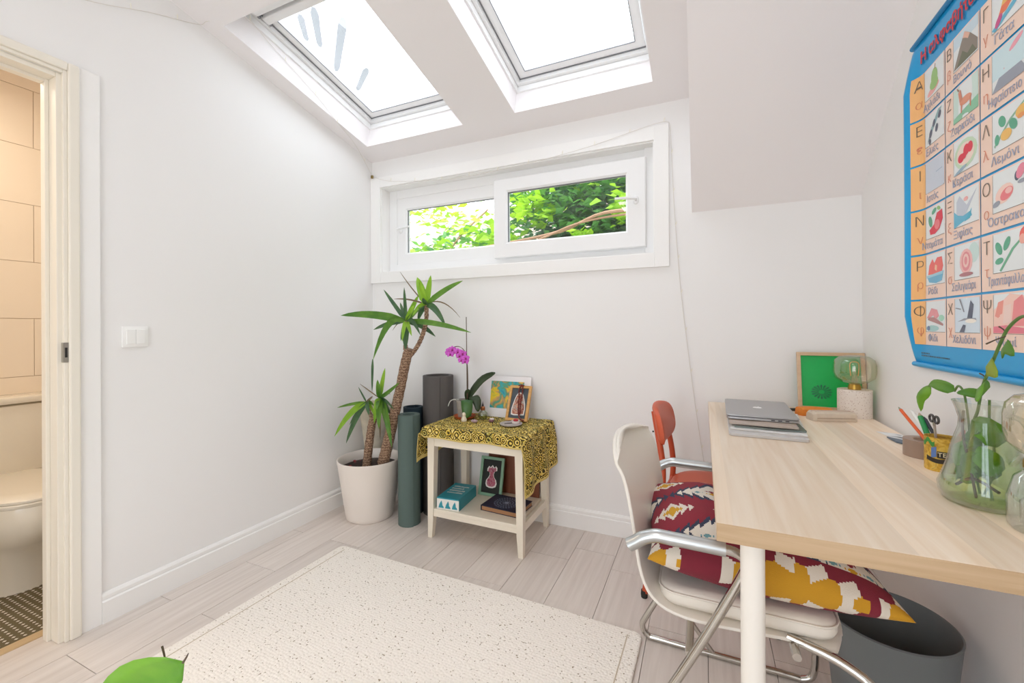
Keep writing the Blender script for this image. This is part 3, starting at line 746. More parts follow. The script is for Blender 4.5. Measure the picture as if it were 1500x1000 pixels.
def uv3(u, v, y):   # point of the plane y = const
    dx = (u-750)/625.14; dz = -(v-477.84)/625.14
    rt = Vector((0.912842, 0.40828, -0.005191)); up = Vector((.004983, .001573, .999986)); fw = Vector((-.408282, .912856, .000598))
    d = fw + rt*dx + up*dz; tt = (y + 2.35394)/d.y
    return Vector((2.13203, -2.35394, 1.14)) + d*tt
random.seed(11)
t = thing('yucca_plant', 'tall two stemmed yucca plant in a ribbed white pot in the left corner', 'potted plant', (.277, -.336, 0))
PC = (.277, -.336, 0); b = B()
pr = [(.132, 0), (.137, .004)]
for i in range(9):
    z = .02 + i*.015; r = .137 + .052*(z/.35); pr += [(r, z), (r+.0022, z+.007)]
pr += [(.137+.052*.5, .175), (.185, .325), (.189, .338), (.189, .35), (.184, .352), (.180, .348), (.174, .29)]
b.lathe(pr, PC, 56, True, False); pot = ob('pot', b, M['pot'], t, smooth=True, sharp=55)
b = B(); b.lathe([(.175, .293), (.14, .302), (.09, .312), (.0001, .318)], PC, 32, False, False); ob('soil', b, M['soil'], t)
b = B()
for i in range(26):
    a = random.uniform(PI*.9, PI*1.6); r = random.uniform(.05, .16); b.ell((PC[0]+r*math.cos(a), PC[1]+r*math.sin(a), .306), .012, .009, .005, 6, 4)
o = ob('bark_chips', b, mat('red_petals', '#8c2c33', .8), t); o['kind'] = 'stuff'
def trunk(pts, rs):
    sp_ = spline(pts, 8); n = len(sp_); rr = []
    for i in range(n):
        f_ = i/(n-1)*(len(rs)-1); k = int(min(f_, len(rs)-2)); rr.append(rs[k]*(1-(f_-k))+rs[k+1]*(f_-k) + .0012*math.sin(i*2.1))
    return ob('trunk', B().tube(sp_, rr, 12), M['bark'], t, smooth=True)
trunk([uv3(537, 684, -.40), uv3(540, 655, -.395), uv3(544, 625, -.385), uv3(548, 608, -.38)], [.025, .024, .023, .022])
T2 = trunk([uv3(561, 678, -.36), uv3(568, 650, -.365), uv3(577, 610, -.37), uv3(586, 570, -.365), uv3(593, 535, -.36), uv3(599, 511, -.36)], [.034, .032, .030, .028, .028, .027])
T3 = trunk([uv3(600, 522, -.36), uv3(608, 512, -.358), uv3(615, 500, -.355), uv3(621, 484, -.352), uv3(624.5, 466, -.352), uv3(624.5, 447, -.352)], [.013, .0125, .0125, .0125, .012, .012])
tr = trunk([uv3(545, 612, -.375), uv3(541, 604, -.372), uv3(538, 592, -.37)], [.012, .011, .010])
trunk([uv3(551, 610, -.380), uv3(554, 598, -.380), uv3(556, 584, -.380)], [.013, .011, .010])
trunk([uv3(594, 512, -.36), uv3(594, 498, -.36), uv3(595, 470, -.36)], [.014, .011, .010])
def L_(c, tip, w, m, dy=0, sag=0, y0=-.36, fold=.3):
    b = B(); leaf_mesh(b, uv3(c[0], c[1], y0), uv3(tip[0], tip[1], y0+dy), w, sag, fold=fold, side=(Vector((.913, .408, 0))+Vector((0, 0, 1))*.001).cross(VS) if False else None)
    return ob('leaf', b, M[m], t, smooth=True, clean=False)
def LF(c, tip, w, m, dy=0, sag=0, y0=-.36, fold=.3):   # broad face turned to the room
    a = uv3(c[0], c[1], y0); e = uv3(tip[0], tip[1], y0+dy); d = e-a; sd = d.cross(VS)
    b = B(); leaf_mesh(b, a, e, w, sag, side=sd, fold=fold)
    return ob('leaf', b, M[m], t, smooth=True, clean=False)
HB = (624.6, 446)
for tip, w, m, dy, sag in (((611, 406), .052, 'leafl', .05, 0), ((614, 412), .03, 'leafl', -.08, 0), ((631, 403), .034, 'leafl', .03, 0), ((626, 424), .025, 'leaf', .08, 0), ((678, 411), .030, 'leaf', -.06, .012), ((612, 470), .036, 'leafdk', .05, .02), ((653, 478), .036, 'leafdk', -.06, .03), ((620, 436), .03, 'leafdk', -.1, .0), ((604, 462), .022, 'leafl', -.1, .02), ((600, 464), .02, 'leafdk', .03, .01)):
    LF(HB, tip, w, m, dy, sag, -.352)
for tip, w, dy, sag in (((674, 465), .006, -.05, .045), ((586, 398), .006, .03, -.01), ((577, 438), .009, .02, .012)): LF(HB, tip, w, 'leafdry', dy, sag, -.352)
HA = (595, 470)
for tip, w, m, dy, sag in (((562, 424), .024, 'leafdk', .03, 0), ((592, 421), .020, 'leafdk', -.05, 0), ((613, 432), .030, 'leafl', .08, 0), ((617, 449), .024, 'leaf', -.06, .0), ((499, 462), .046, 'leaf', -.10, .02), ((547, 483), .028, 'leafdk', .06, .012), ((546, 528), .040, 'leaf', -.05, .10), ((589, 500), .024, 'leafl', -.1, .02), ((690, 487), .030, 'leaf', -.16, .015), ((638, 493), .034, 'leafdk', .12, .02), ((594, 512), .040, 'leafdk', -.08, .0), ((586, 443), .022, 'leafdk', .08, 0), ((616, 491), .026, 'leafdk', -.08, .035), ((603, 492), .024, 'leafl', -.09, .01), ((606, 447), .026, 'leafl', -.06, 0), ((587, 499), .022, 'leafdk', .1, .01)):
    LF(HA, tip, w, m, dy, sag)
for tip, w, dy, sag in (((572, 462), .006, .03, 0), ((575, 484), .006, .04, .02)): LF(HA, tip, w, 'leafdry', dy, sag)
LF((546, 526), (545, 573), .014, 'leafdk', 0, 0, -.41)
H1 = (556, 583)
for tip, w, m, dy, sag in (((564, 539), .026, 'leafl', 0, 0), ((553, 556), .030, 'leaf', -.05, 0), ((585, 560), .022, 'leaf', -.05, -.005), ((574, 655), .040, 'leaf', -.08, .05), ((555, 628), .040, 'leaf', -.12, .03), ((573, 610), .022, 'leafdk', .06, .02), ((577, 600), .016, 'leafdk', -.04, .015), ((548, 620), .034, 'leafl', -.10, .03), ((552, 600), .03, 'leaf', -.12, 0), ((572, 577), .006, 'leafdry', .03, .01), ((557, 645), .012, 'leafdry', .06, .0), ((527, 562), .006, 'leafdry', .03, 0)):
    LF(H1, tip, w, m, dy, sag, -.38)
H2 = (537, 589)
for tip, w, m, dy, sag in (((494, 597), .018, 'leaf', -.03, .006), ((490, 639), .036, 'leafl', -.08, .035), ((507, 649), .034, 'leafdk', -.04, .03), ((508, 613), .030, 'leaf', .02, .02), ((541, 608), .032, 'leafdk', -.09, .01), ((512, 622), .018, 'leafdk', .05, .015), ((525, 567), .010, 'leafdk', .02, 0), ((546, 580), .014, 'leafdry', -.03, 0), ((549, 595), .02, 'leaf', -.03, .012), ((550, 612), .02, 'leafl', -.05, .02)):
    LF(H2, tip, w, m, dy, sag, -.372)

# tall cream vase in the corner
b = B(); b.lathe([(.040, 0), (.044, .01), (.048, .2), (.062, .36), (.082, .52), (.094, .60), (.098, .635), (.094, .636), (.088, .58), (.06, .4)], (.118, -.125, 0), 36, True, False)
solid('floor_vase', b, mat('cream_paper_vase', '#d8cdb9', .85, bump=.5, bscale=30, vary=.22), 'cream textured flared vase on the floor behind the yucca pot', 'vase', (.118, -.125, 0), smooth=True, sharp=60)

# ================================================================== YOGA MATS
def matroll(name, label, loc, R, h, m, turns=4, flap=0, th=.005, a0=0):
    b = B(); n = int(turns*28); pin = []; pout = []
    rin = R - turns*(th*1.25)
    for i in range(n+1):
        f_ = i/n; a = a0 + 2*PI*turns*(f_-1); r = rin + (R-rin)*f_
        pin.append((loc[0]+(r-th)*math.cos(a), loc[1]+(r-th)*math.sin(a))); pout.append((loc[0]+r*math.cos(a), loc[1]+r*math.sin(a)))
    if flap:
        a = a0; d = Vector((-math.sin(a), math.cos(a))); nn = Vector((math.cos(a), math.sin(a)))
        for k in range(1, 7):
            q = Vector(pout[n]) + d*flap*k/6 - nn*(.006*(k/6)**2)
            pout.append(tuple(q)); pin.append(tuple(q - nn*th))
    sec = pout + pin[::-1]
    b.rings([[(x, y, 0) for x, y in sec], [(x, y, h) for x, y in sec]], False, False)
    n2 = len(pout)
    vs = b.bm.verts[:]; b.bm.verts.ensure_lookup_table(); tot = len(sec)
    for lay in (0, 1):
        V = [b.bm.verts[lay*tot+i] for i in range(tot)]
        for i in range(n2-1): b.bm.faces.new([V[i], V[i+1], V[tot-2-i], V[tot-1-i]])
    return solid(name, b, m, label, 'yoga mat', (loc[0], loc[1], 0), smooth=True, group=None, sharp=50)
matroll('yoga_mat', 'rolled sage green yoga mat standing between the pot and the side table', (.564, -.325), .067, .632, mat('sage_foam', '#586a65', .8, bump=.15, bscale=300), 5, a0=-.6)
matroll('yoga_mat', 'rolled navy blue yoga mat standing behind the green one', (.488, -.190), .063, .648, mat('navy_foam', '#1f3440', .8, bump=.15, bscale=300), 3, a0=2.0)
matroll('yoga_mat', 'tall loosely rolled charcoal grey yoga mat against the back wall', (.628, -.118), .097, .840, mat('charcoal_foam', '#5a5654', .8, bump=.15, bscale=300), 4, flap=.034, a0=-1.25)

# ================================================================== SIDE TABLE
TX0, TX1, TY0, TY1, TZ = .762, 1.322, -.425, -.035, .598
t = thing('side_table', 'small cream painted side table with a lower shelf against the back wall', 'table', ((TX0+TX1)/2, (TY0+TY1)/2, 0))
ob('tabletop', B().box(TX0-.006, TX1+.006, TY0-.006, TY1+.006, .572, TZ, bev=.003), M['tablepaint'], t)
for x, y in ((TX0, TY0), (TX1-.042, TY0), (TX0, TY1-.042), (TX1-.042, TY1-.042)):
    ix = 1 if x == TX0 else -1; iy = 1 if y == TY0 else -1
    xo = x if ix > 0 else x+.042; yo = y if iy > 0 else y+.042
    def q(z, w): return [(xo, yo, z), (xo+ix*w, yo, z), (xo+ix*w, yo+iy*w, z), (xo, yo+iy*w, z)]
    ob('leg', B().rings([q(0, .026), q(.10, .034), q(.50, .042), q(.572, .042)]), M['tablepaint'], t)
ob('apron', B().box(TX0+.042, TX1-.042, TY0+.004, TY0+.022, .497, .572), M['tablepaint'], t)
ob('apron', B().box(TX0+.042, TX1-.042, TY1-.022, TY1-.004, .497, .572), M['tablepaint'], t)
ob('apron', B().box(TX0+.004, TX0+.022, TY0+.042, TY1-.042, .497, .572), M['tablepaint'], t)
ob('apron', B().box(TX1-.022, TX1-.004, TY0+.042, TY1-.042, .497, .572), M['tablepaint'], t)
ob('shelf', B().box(TX0+.036, TX1-.036, TY0+.002, TY1-.002, .142, .160, bev=.002), M['tablepaint'], t)
ob('shelf_rail', B().box(TX0+.036, TX1-.036, TY0+.003, TY0+.020, .118, .142), M['tablepaint'], t)
ob('shelf_rail', B().box(TX1-.022, TX1-.005, TY0+.03, TY1-.03, .118, .158), M['tablepaint'], t)
ob('shelf_rail', B().box(TX0+.005, TX0+.022, TY0+.03, TY1-.03, .118, .158), M['tablepaint'], t)

# patterned cloth
def clothmat():
    m = mat('yellow_block_print', '#c9a93a', .85); nt = m.node_tree; b = nt.nodes['Principled BSDF']; L = nt.links.new
    uv = N(nt, 'ShaderNodeUVMap')
    v = N(nt, 'ShaderNodeTexVoronoi'); v.inputs['Scale'].default_value = 26; v.inputs['Randomness'].default_value = .55; L(uv.outputs[0], v.inputs['Vector'])
    mu = N(nt, 'ShaderNodeMath', operation='MULTIPLY'); mu.inputs[1].default_value = 26; L(v.outputs['Distance'], mu.inputs[0])
    si = N(nt, 'ShaderNodeMath', operation='SINE'); L(mu.outputs[0], si.inputs[0])
    v2 = N(nt, 'ShaderNodeTexVoronoi'); v2.inputs['Scale'].default_value = 105; v2.inputs['Randomness'].default_value = .8; L(uv.outputs[0], v2.inputs['Vector'])
    mu2 = N(nt, 'ShaderNodeMath', operation='MULTIPLY_ADD'); mu2.inputs[1].default_value = -2.0; mu2.inputs[2].default_value = 1.05; L(v2.outputs['Distance'], mu2.inputs[0])
    ad = N(nt, 'ShaderNodeMath', operation='ADD'); L(si.outputs[0], ad.inputs[0]); L(mu2.outputs[0], ad.inputs[1])
    mr = N(nt, 'ShaderNodeMapRange'); mr.inputs[1].default_value = -1.2; mr.inputs[2].default_value = 1.6; L(ad.outputs[0], mr.inputs[0])
    r = ramp(nt, [(0.0, '#2c2412'), (0.26, '#3a3314'), (0.36, '#7c6a20'), (0.48, '#c6a434'), (0.7, '#dcc052'), (0.86, '#e9dc98')], 'LINEAR'); L(mr.outputs[0], r.inputs['Fac'])
    # some green and pink medallions
    r2 = ramp(nt, [(0.0, '#6d8e58'), (0.22, '#ffffff'), (0.82, '#ffffff'), (0.93, '#d99a6a')], 'CONSTANT'); L(v.outputs['Color'], r2.inputs['Fac'])
    mx = N(nt, 'ShaderNodeMix', data_type='RGBA', blend_type='MULTIPLY'); mx.inputs[0].default_value = .45; L(r.outputs[0], mx.inputs[6]); L(r2.outputs[0], mx.inputs[7])
    # plain woven hem
    at = N(nt, 'ShaderNodeVertexColor'); at.layer_name = 'hem'
    mh = N(nt, 'ShaderNodeMix', data_type='RGBA'); L(at.outputs['Color'], mh.inputs[0]); L(mx.outputs[2], mh.inputs[6]); mh.inputs[7].default_value = rgb('#d9c274')
    L(mh.outputs[2], b.inputs['Base Color'])
    return m
M['cloth'] = clothmat()
b = B(); NX, NY = 150, 60
cx0, cx1, cy0 = TX0-.008, TX1+.008, TY0-.008; cyb = TY1+.012; zt_ = TZ+.003
def cloth(s_, q):
    # s_ 0..1 across, q 0..1 from the front hem to the back
    lo = .20 - .02*q - .0; ro = .31 - .05*q
    fo = .062
    tot = lo + (cx1-cx0) + ro; a = s_*tot - lo           # arc length from the left table edge
    yq = q*(cyb-cy0+fo) - fo                              # arc length from the front table edge
    wdt = cx1-cx0
    dx = max(0, -a) if a < 0 else max(0, a-wdt); sgn = -1 if a < 0 else 1
    dy = max(0, -yq)
    x = min(max(a, 0), wdt) + cx0; y = max(yq, 0) + cy0
    r = .008
    def drop(d):
        if d <= 0: return 0, 0
        if d < r*PI/2: th = d/r; return r*math.sin(th), r*(1-math.cos(th))
        return r, r + d - r*PI/2
    ox, zx = drop(dx); oy, zy = drop(dy)
    z = zt_
    if dx > 0 and dy > 0:
        # corner: hanging side keeps a soft fold forward
        fl_ = dx*(.10 if sgn > 0 else .04); w = math.sin(1.2)*.010*min(1, dx/.12) + math.sin(dx*14)*.006*min(1, dx/.1)
        bl = min(1, dx/.03)
        x += sgn*(ox + fl_ + .006 + w*(1 if sgn > 0 else .5) - .012*(dy/fo)*bl); y += (-.02 if sgn > 0 else 0)*dx/.3 - oy - dy*.75*bl; z -= zx + zy*(1-bl)
        z += .35*dx*dx
    else:
        x += sgn*ox; z -= zx; y -= oy; z -= zy
        if dx > 0:
            fl_ = dx*(.10 if sgn > 0 else .04); w = math.sin(yq*34+1.2)*.010*min(1, dx/.12) + math.sin(yq*17+dx*14)*.006*min(1, dx/.1)
            x += sgn*(fl_ + .006 + (w if sgn > 0 else w*.5)); y += (-.02 if sgn > 0 else .0)*dx/.3*(1-q)
            z += .35*dx*dx
        if dy > 0:
            z += .004*math.sin(a*21) * dy/fo; y -= .004 + .003*math.sin(a*26)*dy/fo
    if dx == 0 and dy == 0: z += .0012*math.sin(a*40+yq*25)*0.5
    return Vector((x, y, z)), (a, yq)
G = [[None]*(NY+1) for _ in range(NX+1)]; UV = {}
for i in range(NX+1):
    for j in range(NY+1):
        p, u = cloth(i/NX, j/NY); G[i][j] = b.bm.verts.new(p); UV[(i, j)] = u
uvl = b.bm.loops.layers.uv.new('UVMap'); hems = []
for i in range(NX):
    for j in range(NY):
        f_ = b.bm.faces.new([G[i][j], G[i+1][j], G[i+1][j+1], G[i][j+1]])
        for lp, (ii, jj) in zip(f_.loops, ((i, j), (i+1, j), (i+1, j+1), (i, j+1))): lp[uvl].uv = UV[(ii, jj)]
        hems.append((1., 1., 1.) if (i < 3 or i > NX-3 or j < 1) else (0., 0., 0.))
o = solid('tablecloth', b, M['cloth'], 'yellow and black printed cloth draped over the side table', 'tablecloth', (1.04, -.23, TZ), smooth=True, sharp=180)
ca = o.data.color_attributes.new('hem', 'BYTE_COLOR', 'CORNER'); buf = []
for p, c in zip(o.data.polygons, hems): buf += (list(c)+[1.0])*p.loop_total
ca.data.foreach_set('color', buf)
md = o.modifiers.new('thick', 'SOLIDIFY'); md.thickness = .0016; md.offset = 1

# ================================================================== THINGS ON THE SIDE TABLE
TT0 = .604
# orchid
OC = (.850, -.175, TT0)
t = thing('orchid', 'pink orchid in a clear plastic pot and terracotta saucer on the side table', 'potted plant', OC)
ob('saucer', B().lathe([(.048, 0), (.056, .003), (.064, .016), (.066, .017), (.062, .012), (.05, .005), (.0, .004)], OC, 36, True, False), mat('terracotta', '#c4602e', .6), t, smooth=True, sharp=50)
M['clearpot'] = mat('cloudy_clear_plastic', '#a39d95', .25, vary=.25, bscale=60)
b = B(); b.lathe([(.038, .006), (.041, .02), (.048, .098), (.052, .099), (.052, .108), (.049, .108), (.046, .095)], OC, 32, True, False); ob('pot', b, M['clearpot'], t, smooth=True, sharp=50)
ob('bark_mix', B().lathe([(.045, .092), (.03, .1), (.0, .103)], OC, 20, False, False), M['soil'], t)
ob('support_stake', B().tube([(.868, -.178, .70), (.867, -.178, .95), (.866, -.18, 1.198)], .0024, 6), M['stembr'], t, smooth=True)
ob('flower_stem', B().tube(spline([(.868, -.176, .70), (.872, -.177, .80), (.870, -.178, .90), (.860, -.180, .985), (.828, -.182, 1.02), (.79, -.185, 1.022), (.765, -.188, 1.00)], 5), [.0035]*12+[.0022]*19, 6), M['stembr'], t, smooth=True)
M['petal'] = mat('magenta_petal', '#d65fd0', .5, vary=.15, bscale=40); M['lip'] = mat('orchid_lip', '#9b1f6e', .5)
def flower(c, yaw, tilt, sc=1.0):
    R = Matrix.Rotation(yaw, 3, 'Z') @ Matrix.Rotation(tilt, 3, 'X')   # flower faces local -y
    b = B()
    for ang, L, w in ((90, .024, .017), (210, .024, .015), (330, .024, .015), (165, .027, .026), (15, .027, .026)):
        a = math.radians(ang); d = Vector((math.cos(a), 0, math.sin(a))); sd = Vector((-math.sin(a), 0, math.cos(a))); rows = []
        for i in range(6):
            s_ = i/5; ww = w*.5*math.sin(PI*min(1, (.12+s_*.86)))**.6; cc = d*L*s_ + Vector((0, -.006*math.sin(PI*s_*.9), 0))
            rows.append([b.bm.verts.new(Vector(c)+R@((cc+sd*ww*k+Vector((0, .004*k*k, 0)))*sc)) for k in (-1, -.5, 0, .5, 1)])
        for p, q in zip(rows, rows[1:]):
            for k in range(4): b.bm.faces.new([p[k], p[k+1], q[k+1], q[k]])
    f_ = ob('flower', b, M['petal'], t, smooth=True, clean=False)
    ob('lip', B().ell(Vector(c)+R@(Vector((0, -.006, -.004))*sc), .005, .006, .006, 8, 6), M['lip'], f_, smooth=True)
for c, yw, tl in (((.765, -.20, 1.000), .35, .1), ((.752, -.195, .985), .1, -.1), ((.785, -.205, 1.008), .5, .15), ((.800, -.20, .992), .2, -.1), ((.822, -.205, .995), .6, .1), ((.835, -.205, .970), .3, 0), ((.855, -.205, .985), .5, .2), ((.872, -.20, .958), .6, -.1), ((.848, -.205, .945), .2, -.2), ((.868, -.2, .938), .5, -.2), ((.775, -.21, .978), .3, -.2)):
    flower(c, yw, tl, .92)
def bleaf(name, P, w, m, parent, side, thick=.0018, k=10, fold=.18, wf=None):
    sp_ = spline(P, max(2, k//(len(P)-1))); n = len(sp_)-1; b = B(); rows = []; sd0 = Vector(side)
    for i, p in enumerate(sp_):
        d = (sp_[min(i+1, n)]-sp_[max(i-1, 0)]).normalized(); sd = (sd0 - d*sd0.dot(d)).normalized(); nr = sd.cross(d).normalized(); s_ = i/n
        ww = w*.5*(wf(s_) if wf else (math.sin(PI*min(.985, .10+.88*s_))**.65))
        rows.append([b.bm.verts.new(p+sd*ww*kk+nr*abs(kk)*ww*fold) for kk in (-1, -.5, 0, .5, 1)])
    for p, q in zip(rows, rows[1:]):
        for kk in range(4): b.bm.faces.new([p[kk], p[kk+1], q[kk+1], q[kk]])
    o = ob(name, b, M[m], parent, smooth=True, clean=False)
    md = o.modifiers.new('thick', 'SOLIDIFY'); md.thickness = thick
    return o
RTV = (.913, .408, 0)
bleaf('leaf', [(.880, -.20, .708), (.893, -.225, .722), (.905, -.245, .700), (.910, -.252, .660), (.908, -.25, .622)], .066, 'orchleaf', t, RTV, wf=lambda s_: min(1, .45+s_*2.2)*(1-max(0, s_-.45)**2*2.9)**.5 if s_ < .99 else .15)
bleaf('leaf', [(.875, -.17, .71), (.91, -.185, .735), (.945, -.20, .71), (.955, -.205, .655)], .055, 'orchleafd', t, (.5, .3, .2))
bleaf('leaf', [(.872, -.165, .715), (.90, -.16, .765), (.965, -.16, .835), (1.048, -.17, .876)], .060, 'orchleafd', t, (.45, -.5, -.62))
bleaf('leaf', [(.862, -.17, .71), (.870, -.18, .755), (.885, -.185, .775)], .03, 'orchleafd', t, RTV)
ob('air_root', B().tube(spline([(.815, -.18, .708), (.79, -.19, .712), (.765, -.20, .700), (.755, -.205, .672)], 5), .0022, 6), mat('pale_root', '#d9dcd4', .5), t, smooth=True)

# print on a white card, leaning on the wall
def lean_frame(cx, yb, yt, zb, w, h):
    """local x right, y up along the leaning face, z towards the room"""
    L = h; a = math.atan2(yt-yb, math.sqrt(max(1e-6, h*h-(yt-yb)**2)))
    ex = Vector((1, 0, 0)); ey = Vector((0, math.sin(a), math.cos(a))); ez = ex.cross(ey)
    return Matrix(((ex.x, ey.x, ez.x, cx), (ex.y, ey.y, ez.y, yb), (ex.z, ey.z, ez.z, zb), (0, 0, 0, 1)))
def artmat(name, stops, scale=9, det=3, dist=1.5):
    m = mat(name, '#ffffff', .5); nt = m.node_tree; tc = N(nt, 'ShaderNodeTexCoord'); n = N(nt, 'ShaderNodeTexNoise'); n.inputs['Scale'].default_value = scale; n.inputs['Detail'].default_value = det; n.inputs['Distortion'].default_value = dist
    nt.links.new(tc.outputs['Object'], n.inputs['Vector']); r = ramp(nt, stops); nt.links.new(n.outputs['Fac'], r.inputs['Fac']); nt.links.new(r.outputs[0], nt.nodes['Principled BSDF'].inputs['Base Color']); return m
A = lean_frame(1.058, -.075, -.030, TT0, .32, .24)
t = thing('art_print', 'white mounted art print with a turquoise and yellow painting leaning on the wall', 'picture', (1.058, -.075, TT0))
ob('mount_card', B().box(-.158, .158, 0, .242, -.0, .003, A), mat('white_card', '#efecee', .7), t)
ob('painting', B().box(-.098, .116, .052, .212, .003, .0036, A), artmat('abstract_paint', [(.30, '#2b78a0'), (.41, '#43b0b4'), (.47, '#5f9a6c'), (.52, '#c79a6a'), (.58, '#f0cf2a'), (.68, '#7fae5a'), (.76, '#35a0b0')], 13, 6, 1), t)
# small framed picture with beads
A = lean_frame(1.168, -.142, -.062, TT0, .14, .20)
t = thing('picture_frame', 'small light wood frame with a red beaded necklace hung on it', 'picture frame', (1.168, -.142, TT0))
M['fwood'] = wood('pine_frame', '#dcae6c', '#c8934f', 'x', 1.5); M['slate'] = mat('slate_board', '#4c555c', .7)
def frame(A, w, h, d, bw, m, t):
    b = B(); b.box(-w/2, -w/2+bw, 0, h, 0, d, A, bev=.0012); b.box(w/2-bw, w/2, 0, h, 0, d, A, bev=.0012); b.box(-w/2+bw, w/2-bw, 0, bw, 0, d, A, bev=.0012); b.box(-w/2+bw, w/2-bw, h-bw, h, 0, d, A, bev=.0012)
    return ob('frame', b, m, t)
frame(A, .134, .205, .016, .015, M['fwood'], t)
ob('backboard', B().box(-.055, .055, .012, .193, .003, .006, A), M['slate'], t)
def blob(pts, A, z, dz=.0006): return B().poly([A @ Vector((x, y, z)) for x, y in pts], A.to_3x3() @ Vector((0, 0, dz)))
fig = [(-.040, .036), (-.042, .07), (-.036, .10), (-.030, .125), (-.022, .15), (-.014, .162), (0, .166), (.014, .162), (.022, .15), (.030, .125), (.038, .10), (.042, .07), (.040, .036), (.02, .034), (-.02, .032)]
ob('cutout_border', blob(fig, A, .006), mat('white_sticker', '#e8e4de', .6), t)
ob('cutout_print', blob([(x*.86, .099+(y-.099)*.90) for x, y in fig], A, .0066), artmat('figure_print', [(.3, '#6b3b33'), (.45, '#a96a58'), (.55, '#d9a78c'), (.65, '#8b8a86'), (.75, '#c9c0b4')], 60, 2, 1), t)
t2 = thing('bead_necklace', 'dark red bead necklace hanging over the small wood picture frame', 'necklace', (1.17, -.15, .80))
M['bead'] = mat('rudraksha_red', '#6e211b', .5); b = B()
bp_ = spline([A @ Vector((.005, .207, .016)), A @ Vector((-.004, .18, .022)), A @ Vector((.002, .12, .021)), A @ Vector((.008, .06, .021)), A @ Vector((.02, .024, .022)), A @ Vector((.035, .008, .032)), A @ Vector((.055, -.0, .04))], 7) + spline([A @ Vector((.012, .205, .018)), A @ Vector((.018, .16, .022)), A @ Vector((.016, .10, .021)), A @ Vector((.022, .04, .023))], 7)
M['beadset'] = M['bead']
for p in bp_:
    ob('bead', B().ell((p.x, p.y, max(p.z, TT0+.005)), .0047, .0047, .0047, 8, 6), M['bead'], t2, smooth=True)
ob('bow', B().tube([A @ Vector((-.015, .203, .017)), A @ Vector((.005, .209, .018)), A @ Vector((.022, .204, .017))], .003, 6), M['bead'], t2, smooth=True)
# quartz point, perfume bottle, stones, plate
b = B(); b.lathe([(.015, 0), (.017, .008), (.013, .022), (.009, .030), (.0115, .038), (.0095, .048), (.002, .053)], (.892, -.255, TT0), 7)
solid('crystal', b, mat('milky_quartz', '#e6dcc6', .25), 'small milky white crystal figure on the yellow cloth', 'crystal', (.892, -.255, TT0))
c = (.965, -.165, TT0)
t = thing('perfume_bottle', 'round clear glass bottle with a copper collar and dark pointed top', 'bottle', c)
ob('glass_body', B().lathe([(.016, 0), (.024, .006), (.029, .022), (.026, .038), (.014, .050), (.011, .054)], c, 24), glass('bottle_glass', (.86, .90, .82), .15, .5), t, smooth=True)
ob('oil', B().lathe([(.015, .002), (.022, .007), (.026, .020), (.024, .026)], c, 20), glass('olive_oil', (.70, .74, .50), .05, .2), t, smooth=True)
ob('collar', B().lathe([(.0115, .052), (.0135, .056), (.0135, .070), (.009, .075)], c, 20), mat('copper', '#b0714c', .35, .8), t, smooth=True)
ob('stopper', B().lathe([(.006, .074), (.0065, .082), (.003, .09), (.0005, .104)], c, 12), mat('dark_tip', '#3f3a3a', .5), t, smooth=True)
def stone(c, r, m, lab, seed):
    random.seed(seed); b = B(); b.ell((0, 0, r[2]*.95), r[0], r[1], r[2], 10, 7)
    for v in b.bm.verts: v.co *= random.uniform(.88, 1.1); v.co.z = max(0, v.co.z)
    bmesh.ops.translate(b.bm, verts=b.bm.verts[:], vec=Vector(c))
    return solid('stone', b, m, lab, 'stone', c)
stone((.962, -.262, TT0), (.020, .012, .009), mat('lilac_stone', '#b49aa0', .4, vary=.2), 'flat lilac stone in front of the glass bottle', 1)
stone((1.045, -.215, TT0), (.016, .012, .009), mat('amethyst', '#7e5560', .3, vary=.4), 'purple amethyst piece with a white crust on the yellow cloth', 2)
stone((1.047, -.213, TT0+.012), (.014, .010, .006), mat('white_quartz', '#e6dcd6', .4), 'white quartz piece lying on the purple one', 3)
c = (1.175, -.235, TT0)
t = thing('incense_plate', 'round grey slate plate at the front of the side table', 'plate', c)
ob('plate', B().lathe([(.045, 0), (.060, .005), (.062, .010), (.058, .010), (.05, .007), (0, .006)], c, 40, True, False), mat('grey_slate', '#b3aba9', .5, vary=.15, bscale=30), t, smooth=True, sharp=40)
solid('tealight_cup', B().lathe([(.018, 0), (.022, .004), (.024, .016), (.021, .015), (.018, .005), (0, .004)], (1.195, -.215, TT0+.0065), 24, True, False), mat('white_porcelain', '#ebe2dc', .25), 'small white shell cup on the grey slate plate', 'cup', (1.195, -.215, TT0+.0065), smooth=True)
solid('wax_piece', B().ell((1.195, -.215, TT0+.024), .015, .012, .008, 12, 8), mat('red_wax', '#b22a33', .5), 'piece of red wax in the small white cup', 'wax', (1.195, -.215, TT0+.02), smooth=True)
solid('matchstick', B().tube([(1.145, -.255, TT0+.0095), (1.175, -.225, TT0+.010)], .0018, 6), mat('burnt_wood', '#4b4640', .8), 'short burnt match lying on the slate plate', 'match', (1.16, -.24, TT0+.009))

